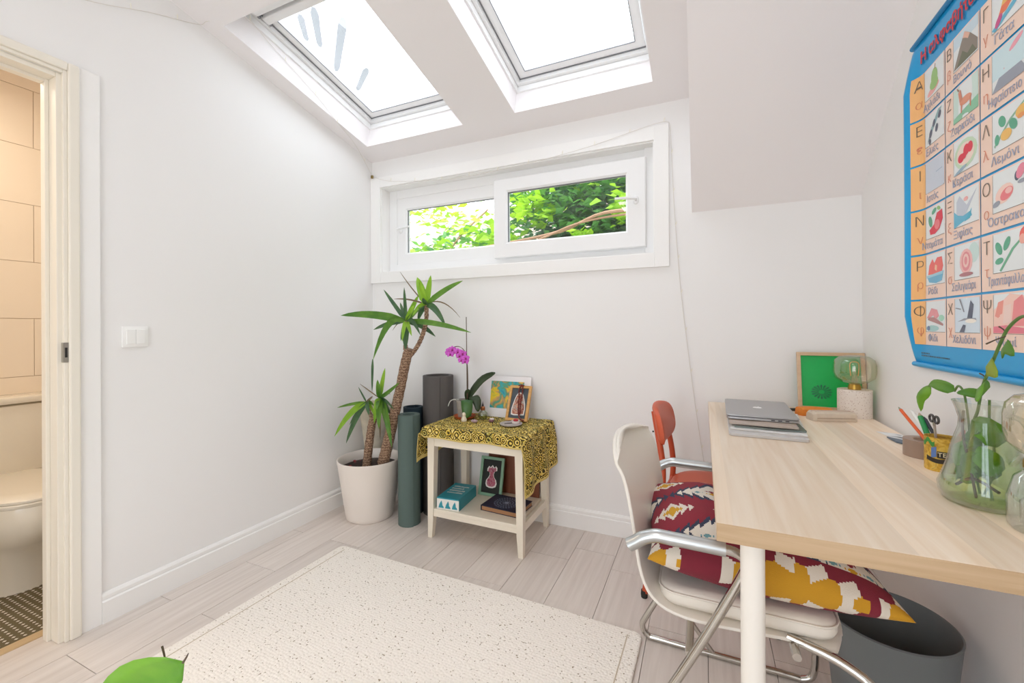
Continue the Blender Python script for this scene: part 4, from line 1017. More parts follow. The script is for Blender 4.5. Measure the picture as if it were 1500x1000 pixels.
# ---- shelf of the side table
SH = .160
A = Matrix.Translation((.872, -.300, SH)) @ Matrix.Rotation(math.radians(5), 4, 'Z')
t = thing('card_box', 'turquoise printed card box with a white front on the lower shelf', 'box', (.872, -.300, SH))
M['teal'] = mat('turquoise_card', '#2f93a4', .45); M['bwhite'] = mat('box_white', '#e6e4de', .5)
ob('box_body', B().box(-.066, .066, -.112, .112, 0, .062, A, bev=.001), M['teal'], t)
ob('front_label', B().box(-.0655, .0655, -.1128, -.1120, .001, .056, A), M['bwhite'], t)
for k, dx in enumerate((-.040, 0, .040)):
    pts = [(-.016, .008), (.016, .008), (.014, .016), (.008, .022), (.007, .034), (.002, .048), (-.003, .040), (-.009, .030), (-.013, .020)]
    ob('printed_figure', B().poly([A @ Vector((dx+x, -.1128, y)) for x, y in pts], A.to_3x3() @ Vector((0, -.0005, 0))), M['teal'], t)
random.seed(5); b = B()
for r_ in range(4):
    for k in range(9 if r_ != 1 else 7):
        x = -.045+k*.0105+random.uniform(-.001, .001); y = .055-r_*.030
        hh = random.uniform(.010, .017)
        b.box(x, x+.0062, y, y+hh, .0622, .0626, A)
pr_ = ob('white_lettering', b, M['bwhite'], t); pr_['kind'] = 'stuff'
A = Matrix.Translation((1.160, -.262, SH)) @ Matrix.Rotation(math.radians(-4), 4, 'Z')
t = thing('book', 'navy blue book with a silver mandala cover lying on the lower shelf', 'book', (1.160, -.262, SH))
M['navy'] = mat('navy_cover', '#20243f', .45)
b = B(); b.box(-.112, .112, -.086, .086, .024, .028, A, bev=.0008); b.box(-.112, .112, -.086, .086, 0, .003, A, bev=.0008); b.box(-.112, -.108, -.086, .086, 0, .028, A)
ob('cover', b, M['navy'], t); ob('page_block', B().box(-.107, .109, -.083, .083, .003, .024, A), mat('brown_pages', '#a77a55', .7), t)
M['silver'] = mat('silver_print', '#9aa4bd', .5); b = B()
for rr_, nn, sz in ((.020, 10, .006), (.036, 16, .006), (.052, 22, .006), (.066, 28, .0055)):
    for k in range(nn):
        a = 2*PI*k/nn; cx, cy = rr_*math.cos(a), rr_*math.sin(a)
        b.poly([A @ Vector((cx+sz*math.cos(a+q)*1.2, cy+sz*math.sin(a+q)*.55, .0281)) for q in (0, PI/2, PI, 1.5*PI)])
b.poly([A @ Vector((.013*math.cos(a*PI/6), .013*math.sin(a*PI/6), .0281)) for a in range(12)])
o = ob('mandala_print', b, M['silver'], t, clean=False); o['kind'] = 'stuff'
A = lean_frame(1.003, -.150, -.100, SH, .14, .215)
t = thing('picture_frame', 'mint green frame with a pink figure cutout on the lower shelf', 'picture frame', (1.003, -.150, SH))
frame(A, .150, .218, .014, .016, mat('mint_frame', '#7fa68b', .5), t)
ob('backboard', B().box(-.062, .062, .012, .206, .003, .006, A), mat('black_board', '#1f221f', .7), t)
f2 = [(-.030, .050), (-.036, .065), (-.034, .085), (-.022, .100), (-.014, .115), (-.016, .135), (-.032, .135), (-.032, .150), (-.022, .165), (-.012, .158), (-.006, .165), (0, .172), (.008, .163), (.014, .158), (.022, .168), (.032, .158), (.032, .142), (.018, .138), (.012, .120), (.016, .105), (.030, .090), (.036, .070), (.030, .052), (.010, .044), (-.012, .044)]
ob('cutout_border', blob(f2, A, .006), mat('white_sticker_2', '#e2dcd8', .6), t)
ob('cutout_print', blob([(x*.78, .108+(y-.108)*.88) for x, y in f2], A, .0066), artmat('pink_print', [(.3, '#7e2b45'), (.5, '#b3566c'), (.65, '#9c7f86'), (.8, '#d8b4b4')], 60, 2, 1), t)
A = lean_frame(1.115, -.062, -.050, SH, .3, .34)
t = thing('wood_panel', 'reddish brown wooden board standing at the back of the lower shelf', 'board', (1.115, -.062, SH))
ob('board', B().box(-.165, .160, 0, .325, 0, .010, A, bev=.002), wood('mahogany', '#8a5238', '#6d3d28', 'z', .5), t)

# ================================================================== THINGS ON THE DESK
DT = .7622
M['alu'] = mat('anodised_aluminium', '#b6b6b8', .38, .85); M['paperm'] = mat('magazine_paper', '#cfc9c2', .7, vary=.12, bscale=25)
def rrbox(b, cx, cy, w, d, z0, z1, r, A, k=4, c=.0015):
    P = lambda g, z: [A @ Vector(p) for p in rrect(cx-w/2+g, cx+w/2-g, cy-d/2+g, cy+d/2-g, z, r=r, k=k)]
    return b.rings([P(c, z0), P(0, z0+c), P(0, z1-c), P(c, z1)])
rl = math.radians(-1.5)
A = Matrix.Translation((2.335, -.455, 0)) @ Matrix.Rotation(rl, 4, 'Z')
b = B(); rrbox(b, 0, -.03, .232, .46, DT, DT+.010, .012, A)
solid('laptop_sleeve', b, mat('silver_slab', '#c9c6c4', .4), 'flat silver tray lying lowest under the magazines on the desk', 'tray', (2.335, -.455, DT))
zz = DT+.0105
for k, (dx, dy, ro, w, d, col, lab) in enumerate(((.016, -.020, -4, .225, .40, '#d8d2cc', 'lowest magazine under the laptop, its corner sticking out to the right'), (.004, .0, 2, .215, .38, '#7f8a86', 'grey green magazine in the middle of the pile under the laptop'), (-.004, .01, -1, .21, .37, '#c6b8ac', 'topmost magazine directly under the laptop'))):
    A2 = A @ Matrix.Translation((dx, dy, 0)) @ Matrix.Rotation(math.radians(ro), 4, 'Z')
    t = thing('magazine', lab, 'magazine', (2.335+dx, -.455+dy, zz), group=None)
    b = B(); nseg = 10; top = []; bot = []
    def wav(x, y): return .0025*math.sin(x*22+k)+.002*math.sin(y*15+k*2)
    G0 = [[None]*7 for _ in range(9)]
    rs_ = []
    for j in range(9):
        y = -d/2+d*j/8
        up_ = [A2 @ Vector((-w/2+w*i/6, y, zz+.0036+.0010*math.sin(i*1.1+j*.7+k))) for i in range(7)]; dn_ = [A2 @ Vector((-w/2+w*i/6, y, zz+.0002)) for i in range(7)]
        rs_.append(up_+dn_[::-1])
    b.rings(rs_); ob('pages', b, mat('mag_pages_%d' % k, col, .7, vary=.25, bscale=40), t)
    b = B(); rs_ = []
    for j in range(9):
        y = -d/2+d*j/8
        up_ = [A2 @ Vector((-w/2-.001+(w+.002)*i/6, y, zz+.0044+.0010*math.sin(i*1.1+j*.7+k))) for i in range(7)]; dn_ = [p-Vector((0, 0, .0006)) for p in up_]
        rs_.append(up_+dn_[::-1])
    b.rings(rs_); ob('cover', b, mat('mag_cover_%d' % k, ['#e9e6e2', '#4f5450', '#b9a89a'][k], .35, vary=.35, bscale=30), t)
    zz += .0060
t = thing('laptop', 'closed silver laptop with a white logo on top of the magazine pile', 'laptop', (2.335, -.40, zz), rl)
A3 = Matrix.Translation((2.333, -.372, 0)) @ Matrix.Rotation(rl, 4, 'Z')
b = B(); rrbox(b, 0, 0, .232, .378, zz, zz+.009, .012, A3); ob('base', b, M['alu'], t, smooth=True, sharp=30)
b = B(); rrbox(b, 0, 0, .232, .378, zz+.0102, zz+.0165, .012, A3, c=.002); ld = ob('lid', b, M['alu'], t, smooth=True, sharp=30)
b = B(); rrbox(b, 0, 0, .226, .372, zz+.0088, zz+.0104, .012, A3, c=.0003); ob('lid_gap', b, M['dark'], t)
for k in range(3): ob('port', B().box(.028+k*.022, .040+k*.022, -.1895, -.1885, zz+.0035, zz+.0068, A3), M['dark'], t)
# fruit-shaped emblem with a bite on the right, white
lg = []
for i in range(40):
    a = 2*PI*i/40; r = .017*(1+.04*math.cos(2*a))
    x, y = r*math.cos(a), r*math.sin(a)*1.02
    if abs(a-PI/2) < .45: y -= .0022*(1-abs(a-PI/2)/.45)
    if abs(a-1.5*PI) < .35: y += .0015*(1-abs(a-1.5*PI)/.35)
    dxx, dyy = x-.0195, y-.001
    if math.hypot(dxx, dyy) < .0085: x = .0195 - .0085*math.sqrt(max(0, 1-(dyy/.0085)**2))
    lg.append((x, y))
b = B(); b.poly([A3 @ Vector((x, y, zz+.0166)) for x, y in lg], (0, 0, .0002))
b.poly([A3 @ Vector((x, y, zz+.0166)) for x, y in ((.000, .0185), (.001, .0225), (.004, .0260), (.007, .0270), (.0068, .0230), (.0042, .0196))], (0, 0, .0002))
lgm = mat('logo_white', '#ffffff', .3)
ob('logo', b, lgm, ld)
# green picture
A = lean_frame(2.648, -.066, -.024, DT, .25, .256)
t = thing('picture_frame', 'square pale wood frame with a bright green print in the desk corner', 'picture frame', (2.648, -.066, DT))
frame(A, .250, .256, .016, .015, wood('birch_frame', '#dcc0a0', '#cfae8a', 'x', 1), t)
ob('print', B().box(-.112, .112, .013, .243, .003, .006, A), mat('emerald_print', '#14b556', .25, vary=.12, bscale=6), t)
M['dgreen'] = mat('dark_green_ink', '#0b6b41', .3)
for k in range(16):
    a = 2*PI*k/16; c_, s_ = math.cos(a), math.sin(a); P = []
    for q, w in ((.011, .0015), (.022, .0022), (.033, .0040), (.038, .0028), (.039, 0)): P.append((q, w))
    P = P + [(q, -w) for q, w in P[-2::-1]]
    ob('ink_petal', B().poly([A @ Vector((-.035+q*c_-w*s_*1., .080+(q*s_+w*c_)*.82, .0062)) for q, w in P], A.to_3x3() @ Vector((0, 0, .0002))), M['dgreen'], t)
# table lamps with large clear bulbs
M['terrazzo'] = mat('speckled_plaster', '#e7ddd2', .7); nt = M['terrazzo'].node_tree
tc = N(nt, 'ShaderNodeTexCoord'); v = N(nt, 'ShaderNodeTexVoronoi'); v.inputs['Scale'].default_value = 150; nt.links.new(tc.outputs['Object'], v.inputs['Vector'])
r = ramp(nt, [(0, '#8f6f5c'), (.16, '#b79a88'), (.26, '#e9dfd5')]); nt.links.new(v.outputs['Distance'], r.inputs['Fac']); nt.links.new(r.outputs[0], nt.nodes['Principled BSDF'].inputs['Base Color'])
M['brass'] = mat('brass', '#b99448', .3, 1.0); M['amber'] = glass('pale_amber_glass', (.96, .90, .78), .12, .65)
def bulbprof(r, h): return [(.016, 0), (.020, .006), (r*.62, h*.10), (r*.93, h*.24), (r, h*.42), (r, h*.66), (r*.93, h*.84), (r*.68, h*.96), (r*.3, h*1.0), (.001, h*1.0)]
def lamp(c, r, h, lab, base='terrazzo', br=.066, bh=.112):
    t = thing('table_lamp', lab, 'lamp', c)
    if base == 'terrazzo':
        ob('base', B().lathe([(br, 0), (br, bh-.001), (br-.001, bh)], c, 48), M['terrazzo'], t, smooth=True)
    else:
        ob('base', B().lathe([(br*.8, 0), (br, .01), (br*1.02, bh*.5), (br*.8, bh*.85), (br*.4, bh)], c, 40), M['clearbase'], t, smooth=True)
        ob('base_core', B().lathe([(br*.35, .008), (br*.6, .012), (br*.62, bh*.45), (br*.3, bh*.6)], c, 32), M['clearbase'], t, smooth=True)
    ob('socket', B().lathe([(.022, bh), (.022, bh+.012), (.018, bh+.022)], c, 24), M['brass'], t, smooth=True)
    z0 = bh+.018
    bl = ob('bulb', B().lathe([(p, z0+q) for p, q in bulbprof(r, h)], c, 40, True, True), M['amber'], t, smooth=True)
    ob('filament_stem', B().lathe([(.010, z0), (.011, z0+h*.2), (.006, z0+h*.35), (.006, z0+h*.55), (.001, z0+h*.6)], c, 14), M['amber'], bl, smooth=True)
    ob('led_filament', B().tube(spline([(c[0]-.012, c[1], c[2]+z0+h*.3), (c[0]-.014, c[1]+.004, c[2]+z0+h*.7), (c[0], c[1], c[2]+z0+h*.78), (c[0]+.014, c[1]-.004, c[2]+z0+h*.7), (c[0]+.012, c[1], c[2]+z0+h*.3)], 4), .0018, 6), mat('filament', '#e0b35a', .4), bl, smooth=True)
    return t
M['clearbase'] = glass('clear_lamp_glass', (.93, .95, .93), .2, .8)
lamp((2.702, -.170, DT), .072, .122, 'table lamp with a speckled plaster base and big clear bulb in the desk corner', br=.058)
lamp((2.688, -1.262, DT), .047, .118, 'table lamp with a clear glass base beside the glass pitcher', base='clear', br=.042, bh=.115)
# pencil case, orange pouch, black clip
A = Matrix.Translation((2.592, -.292, DT)) @ Matrix.Rotation(math.radians(17), 4, 'Z')
t = thing('pencil_case', 'beige leather pencil case lying in front of the speckled lamp', 'pencil case', (2.592, -.292, DT))
M['beige'] = mat('beige_leather', '#d9c9b6', .6, bump=.2, vary=.08)
b = B(); prf = [(-.030, 0), (-.034, .010), (-.030, .030), (-.020, .036), (.020, .036), (.030, .030), (.034, .010), (.030, 0)]
b.rings([[A @ Vector((-.088+(.012 if e == 0 else 0), y*(.75 if e == 0 else 1), z*(.8 if e == 0 else 1))) for y, z in prf] for e in (0,)] + [[A @ Vector((x, y, z)) for y, z in prf] for x in (-.066, 0, .070)] + [[A @ Vector((.080, y*.9, z*.92)) for y, z in prf]])
ob('case_body', b, M['beige'], t, smooth=True, sharp=35)
ob('zip', B().box(-.070, .072, -.0025, .0025, .0355, .0372, A), mat('zip_pink', '#cfa8a0', .5), t)
ob('side_seam', B().box(-.066, .070, -.0352, -.0335, .012, .0145, A), mat('seam_tan', '#b39e88', .7), t)
A = Matrix.Translation((2.528, -.205, DT)) @ Matrix.Rotation(math.radians(17), 4, 'Z')
b = B(); b.rings([[A @ Vector((x, y*w, z*hh)) for y, z in prf] for x, w, hh in ((-.036, .5, .5), (-.028, .9, .85), (.03, .95, .9), (.09, .8, .8))])
solid('orange_pouch', b, mat('orange_fabric', '#e98a33', .7, vary=.15), 'small orange pouch behind the beige pencil case', 'pouch', (2.528, -.205, DT), smooth=True)
b = B(); A = Matrix.Translation((2.484, -.135, DT)) @ Matrix.Rotation(math.radians(25), 4, 'Z'); b.box(-.028, .03, -.008, .008, 0, .012, A, bev=.003); b.box(-.036, -.026, -.012, .012, .002, .014, A, bev=.002)
solid('clip', b, mat('black_plastic', '#3a3735', .4), 'small black clip left of the orange pouch', 'clip', (2.484, -.135, DT), smooth=True)
# cards
def flat(name, pts, h, m, lab, cat, z=DT):
    b = B(); b.poly([(x, y, z) for x, y in pts], (0, 0, h)); c = pts[0]
    return solid(name, b, m, lab, cat, (c[0], c[1], z))
flat('paper_card', [(2.69, -.452), (2.752, -.470), (2.750, -.600), (2.715, -.585)], .0012, artmat('photo_card', [(.3, '#39424b'), (.42, '#e6e8ea'), (.7, '#f3f3f2')], 22, 1, .5), 'white printed card lying by the wall behind the tape roll', 'card')
flat('eraser_card', [(2.690, -.545), (2.728, -.585), (2.722, -.645), (2.694, -.610)], .004, mat('blue_grey_tag', '#5c6a7a', .5, vary=.4, bscale=60), 'small blue grey tag beside the white card', 'tag', DT+.0013)
# tape roll
c = (2.712, -.755, DT)
b = B(); b.lathe([(.048, 0), (.048, .048), (.028, .048), (.028, 0), (.048, 0)], c, 48, False, False)
t = setp(ob('tape_roll', b, mat('brown_tape', '#9c8474', .4), None, True, c, sharp=40), 'roll of brown packing tape beside the tea tin', 'tape')
ob('cardboard_core', B().lathe([(.0279, .0005), (.0279, .0475), (.0255, .0475), (.0255, .0005), (.0279, .0005)], c, 40, False, False), mat('core_card', '#c2a690', .8), t, smooth=True, sharp=40)
# tea tin
c = (2.698, -.885, DT)
t = thing('tea_tin', 'gold and green tea tin used as a pen holder', 'tin', c); WM[t.name] = Matrix.Translation(c)
gm = artmat('gold_label', [(.3, '#9a6f1e'), (.5, '#d3a83a'), (.65, '#e2c25c'), (.8, '#8f6a22')], 70, 3, 1)
b = B(); b.lathe([(.033, 0), (.034, .002), (.034, .083), (.0345, .086), (.033, .086), (.032, .083), (.032, .003), (0, .003)], c, 40, True, False); ob('tin_body', b, gm, t, smooth=True, sharp=50)
def wrap(name, a0, a1, z0, z1, m, R=.0343, fn=None, thick=.0003):
    b = B(); n = 14; ro, ri = [], []
    for i in range(n+1):
        a = math.radians(a0+(a1-a0)*i/n); f_ = fn(i/n) if fn else 0
        ro.append([(c[0]+r_*math.cos(a), c[1]+r_*math.sin(a), c[2]+z+f_) for r_, z in ((R, z0), (R+thick, z0), (R+thick, z1), (R, z1))])
    b.rings(ro); return ob(name, b, m, t)
wrap('green_band', 172, 226, .068, .080, mat('label_green', '#3f8c3a', .5), fn=lambda s_: -.006*math.sin(s_*9))
wrap('blue_robe', 214, 232, .034, .060, mat('label_blue', '#5b7bb8', .5), fn=lambda s_: .004*s_)
wrap('black_banner', 196, 290, .026, .037, mat('label_black', '#2b241c', .5), R=.0347, fn=lambda s_: -.006*math.sin(PI*s_*1.1)+.002)
wrap('black_plaque', 234, 280, .036, .053, bpy.data.materials['label_black'], R=.0347)
M['cream'] = mat('label_cream', '#efe3bd', .5)
for k, (ch, ang) in enumerate((('T', 243), ('E', 257), ('A', 271))):
    a = math.radians(ang); n_ = Vector((math.cos(a), math.sin(a), 0)); ex = Vector((-math.sin(a), math.cos(a), 0))
    p = Vector(c) + n_*.0352 + Vector((0, 0, .0445)); X = Matrix(((ex.x, 0, n_.x, p.x), (ex.y, 0, n_.y, p.y), (0, 1, 0, p.z), (0, 0, 0, 1)))
    textobj('letter', ch, .015, M['cream'], X, t)
def pen(name, p0, p1, r, m, lab, tipc=None, tiplen=.012, cat='pen'):
    p0, p1 = Vector(p0), Vector(p1); d = (p1-p0).normalized()
    t = thing(name, lab, cat, tuple(p0))
    ob('barrel', B().tube([p0, p1-d*tiplen], r, 10), m, t, smooth=True)
    ob('tip', B().tube([p1-d*tiplen, p1-d*tiplen*.5, p1], [r*.95, r*.55, r*.15], 10), tipc or m, t, smooth=True)
    return t
zb = DT+.006
sg = mat('lead_grey', '#8c8b7a', .5)
pen('pencil', (2.708, -.900, zb), (2.690, -.640, .882), .0045, mat('orange_pencil', '#e2601f', .45), 'orange pencil sticking furthest left out of the tea tin', sg, .016, 'pencil')
pen('pen', (2.712, -.893, zb), (2.694, -.715, .888), .005, mat('white_pen', '#ecebe6', .4), 'white pen between the orange pencil and the green marker', None, .01)
pen('marker', (2.690, -.900, zb), (2.694, -.768, .888), .0065, mat('green_marker', '#1f8a45', .4), 'green marker with a beige tip in the tea tin', mat('beige_tip', '#b9a88b', .6), .014, 'marker')
pen('pen', (2.713, -.905, zb), (2.700, -.782, .880), .0042, mat('navy_pen', '#33343f', .4), 'dark navy pen right of the green marker', None, .01)
pen('pen', (2.700, -.866, zb), (2.722, -.935, .878), .0055, mat('pink_pen', '#e2686c', .45), 'pinkish red pen at the right of the tea tin', None, .01)
t = thing('scissors', 'grey scissors standing in the tea tin with black looped handles', 'scissors', (2.69, -.88, zb))
b = B(); b.poly([(2.688, -.895, zb+.01), (2.694, -.872, zb+.01), (2.686, -.866, .885), (2.680, -.894, .885)], (.003, .001, 0)); ob('blade', b, M['steel'], t)
b = B(); b.poly([(2.684, -.905, zb+.01), (2.689, -.884, zb+.01), (2.680, -.886, .878), (2.674, -.910, .878)], (.003, .001, 0)); ob('blade', b, mat('taupe_steel', '#b3a79b', .5, .3), t)
for yy in (-.874, -.900):
    rg = [(2.682, yy+.011*math.cos(a*PI/8), .893+.009*math.sin(a*PI/8)) for a in range(17)]; ob('handle_loop', B().tube(rg, .0028, 6), bpy.data.materials['black_plastic'], t, smooth=True)

# ---- glass pitcher with pothos
PCt = (2.672, -1.128, DT)
M['vglass'] = glass('pitcher_glass', (.96, .98, .96), .05, .7); M['water'] = glass('water', (.84, .95, .66), .03, .22)
t = thing('glass_pitcher', 'clear glass pitcher of water holding pothos cuttings on the desk', 'pitcher', PCt)
prv = [(.066, 0), (.078, .004), (.086, .018), (.088, .034), (.080, .055), (.069, .085), (.063, .115), (.055, .140), (.048, .160), (.047, .178), (.054, .200), (.060, .214)]
prv = [(r_*.82, z) for r_, z in prv]
b = B(); b.lathe(prv + [(r-.0025, z) for r, z in prv[::-1][:-1]] + [(.052, .007)], PCt, 48, True, True); ob('glass_wall', b, M['vglass'], t, smooth=True, sharp=70)
pw = [(.064, .008), (.075, .010), (.0825, .020), (.0845, .034), (.0765, .055), (.0655, .085), (.0595, .115), (.0545, .131)]
pw = [(r_*.81, z) for r_, z in pw]
ob('water', B().lathe(pw, PCt, 40), M['water'], t, smooth=True, sharp=60)
ob('handle', B().tube(spline([(2.69, -1.165, .955), (2.70, -1.19, .95), (2.705, -1.20, .92), (2.695, -1.195, .885), (2.69, -1.178, .86)], 5), .0055, 8), M['vglass'], t, smooth=True)
t = thing('pothos_cutting', 'leafy green pothos vine growing out of the glass pitcher', 'plant', PCt)
def heart(s_): return (0.05 + .98*math.sin(PI*min(1, s_**.60))**.75) if s_ < 1 else .01
SDR = (.0, -.98, .2)
vine = spline([(2.676, -1.145, .775), (2.670, -1.130, .85), (2.660, -1.118, .92), (2.665, -1.122, .958), (2.665, -1.138, 1.008), (2.665, -1.172, 1.062), (2.665, -1.200, 1.105), (2.665, -1.222, 1.132), (2.663, -1.26, 1.152), (2.66, -1.30, 1.155)], 6)
ob('vine', B().tube(vine, .0028, 8), M['stem'], t, smooth=True)
v2 = spline([(2.668, -1.12, .78), (2.662, -1.105, .86), (2.660, -1.098, .93), (2.660, -1.082, .985), (2.662, -1.055, 1.000), (2.665, -1.03, .985)], 6); ob('vine', B().tube(v2, .0022, 8), M['stem'], t, smooth=True)
v3 = spline([(2.675, -1.12, .78), (2.675, -1.155, .84), (2.672, -1.158, .90), (2.668, -1.155, .93), (2.665, -1.162, .985)], 6); ob('vine', B().tube(v3, .0022, 8), M['stem'], t, smooth=True)
v4 = spline([(2.645, -1.085, .785), (2.658, -1.12, .81), (2.675, -1.17, .80)], 6); ob('vine', B().tube(v4, .003, 8), M['stembr'], t, smooth=True)
v5 = spline([(2.645, -1.16, .782), (2.650, -1.13, .83), (2.648, -1.105, .90), (2.655, -1.09, .95)], 6); ob('vine', B().tube(v5, .0025, 8), M['stembr'], t, smooth=True)
for P, w, m, sd in (
    ([(2.665, -1.200, 1.085), (2.658, -1.218, 1.092), (2.652, -1.240, 1.096), (2.648, -1.275, 1.082)], .034, 'pothosdk', (.2, 0, 1)),
    ([(2.664, -1.166, 1.048), (2.652, -1.180, 1.054), (2.645, -1.205, 1.052), (2.642, -1.240, 1.040)], .040, 'pothosy', (.2, 0, 1)),
    ([(2.665, -1.140, .992), (2.650, -1.158, 1.006), (2.636, -1.185, 1.004), (2.625, -1.215, .988)], .044, 'pothos', (.4, .0, 1)),
    ([(2.665, -1.140, .992), (2.650, -1.122, .994), (2.640, -1.100, .990)], .020, 'pothosdk', (.5, .0, .9)),
    ([(2.665, -1.03, .985), (2.655, -1.005, .992), (2.648, -.975, .995), (2.645, -.955, .985)], .026, 'pothosdk', (.5, 0, 1)),
    ([(2.648, -.965, .983), (2.640, -.950, .970), (2.635, -.938, .950), (2.640, -.932, .918)], .032, 'pothos', (.3, -.9, .3)),
    ([(2.672, -1.195, .890), (2.650, -1.185, .922), (2.630, -1.150, .925), (2.622, -1.115, .895)], .060, 'pothosdk', (.2, .2, 1)),
    ([(2.675, -1.145, .90), (2.650, -1.125, .898), (2.630, -1.095, .888), (2.618, -1.070, .868)], .055, 'pothosdk', (.2, .2, 1)),
    ([(2.665, -1.12, .835), (2.635, -1.09, .860), (2.612, -1.070, .852), (2.600, -1.050, .828)], .070, 'pothos', (.1, .1, 1)),
    ([(2.655, -1.16, .825), (2.628, -1.16, .850), (2.605, -1.145, .842), (2.595, -1.12, .815)], .060, 'pothosdk', (.1, .1, 1)),
    ([(2.655, -1.09, .800), (2.625, -1.065, .815), (2.598, -1.065, .812), (2.588, -1.085, .800)], .045, 'pothos', (.1, .1, 1)),
    ([(2.70, -1.10, .81), (2.70, -1.07, .84), (2.695, -1.05, .84), (2.69, -1.045, .82)], .06, 'pothosdk', (.2, .2, 1)),
    ([(2.68, -1.18, .83), (2.65, -1.185, .86), (2.635, -1.170, .875), (2.63, -1.15, .882)], .055, 'pothos', (.1, .1, 1))):
    if P[0][2] < .93:
        P = [(2.672+(x-2.668)*.48, -1.128+(y+1.118)*.48, z) for x, y, z in P]; w *= .78
    bleaf('leaf', P, w, m, t, sd, thick=.0006, k=9, fold=.25, wf=heart)
for a, e in (((2.665, -1.213, 1.116), (2.655, -1.175, 1.100)), ((2.665, -1.150, 1.03), (2.66, -1.14, 1.037)), ((2.665, -1.215, 1.125), (2.66, -1.205, 1.135))):
    ob('shoot', B().tube([a, ((a[0]+e[0])/2, (a[1]+e[1])/2, (a[2]+e[2])/2+.001), e], [.0014, .0012, .0016], 6), M['stembr'], t, smooth=True)

# ================================================================== ALPHABET POSTER
PX = 2.772; PY0 = -.545; PY1 = -1.262; PZ0 = 1.012; PZ1 = 2.045
def curl(y, z):
    d = max(0, PY0 - y); f_ = max(0, min(1, (z-PZ0)/(PZ1-PZ0)))
    return .032*math.exp(-(d/.032)**2)*min(1, math.sin(PI*f_)*2.2)**.8 + .003 + .002*math.sin(y*13)*math.sin(PI*f_)
def warp(o, off):
    for v in o.data.vertices:
        v.co.x = PX - curl(v.co.y + 0, v.co.z) - off - (v.co.x if abs(v.co.x) < .01 else 0)
    return o
tp = bpy.data.objects.new('alphabet_poster', None); COL.objects.link(tp); WM[tp.name] = Matrix.Identity(4)
setp(tp, 'blue Greek alphabet picture poster hanging on the right wall above the desk', 'poster')
tp.location = (PX, (PY0+PY1)/2, PZ0); WM[tp.name] = Matrix.Translation(tp.location)
def pgrid(y0, y1, z0, z1, ny, nz, b=None):
    b = b or B(); G = [[b.bm.verts.new((0, y0+(y1-y0)*i/ny, z0+(z1-z0)*j/nz)) for j in range(nz+1)] for i in range(ny+1)]
    n0 = len(b.bm.faces)
    for i in range(ny):
        for j in range(nz): b.bm.faces.new([G[i][j], G[i][j+1], G[i+1][j+1], G[i+1][j]])
    b._tag(n0); return b
def pob(name, b, m, off, parent, smooth=False):
    for v in b.bm.verts: v.co.x = PX - curl(v.co.y, v.co.z) - off
    return ob(name, b, m, parent, smooth=smooth, clean=False)
M['pblue'] = mat('poster_blue', '#0f9fdc', .3); M['pblued'] = mat('poster_blue_dark', '#0b7fb4', .4)
M['peach'] = mat('poster_peach', '#f7d9c8', .35); M['porange'] = mat('poster_orange', '#f6bd7c', .35); M['pink'] = mat('ink_black', '#4e463f', .5)
M['pcap'] = mat('capital_ink', '#6e6458', .5); M['ptxt'] = mat('word_ink', '#a2a9bf', .5); M['pred'] = mat('title_red', '#d8232f', .4); M['psmall'] = mat('small_letter_ink', '#d98a6a', .5)
sheet = pob('sheet', pgrid(PY0, PY1, PZ0, PZ1, 200, 40), M['pblue'], -.0012, tp, True)
md = sheet.modifiers.new('thick', 'SOLIDIFY'); md.thickness = .0006; md.offset = -1
ob('bottom_rod', B().tube([(PX-.004, PY0+.012, PZ0), (PX-.004, PY1-.012, PZ0)], .0085, 10), M['pblue'], tp, smooth=True)
ob('top_rod', B().tube([(PX-.004, PY0+.015, PZ1), (PX-.004, PY1-.015, PZ1)], .0085, 10), M['pblued'], tp, smooth=True)
CWD = .170; RH = .1425; CY0 = -.566; CZT = 1.926
pics = {}
def E_(c, x, y, rx, ry, rot=0, n=14): return (c, [(x+rx*math.cos(2*PI*i/n)*math.cos(rot)-ry*math.sin(2*PI*i/n)*math.sin(rot), y+rx*math.cos(2*PI*i/n)*math.sin(rot)+ry*math.sin(2*PI*i/n)*math.cos(rot)) for i in range(n)])
def Pg(c, *p): return (c, list(p))
G1, G2, R1, R2, P1, P2, Y1, B1, B2, K1, K2, BR = '#9cc77c', '#5fae8e', '#e0324c', '#ee7f86', '#f3b4b0', '#e58f93', '#f2c069', '#bfdfe8', '#63b7d6', '#5c6478', '#9aa0ae', '#a87f66'
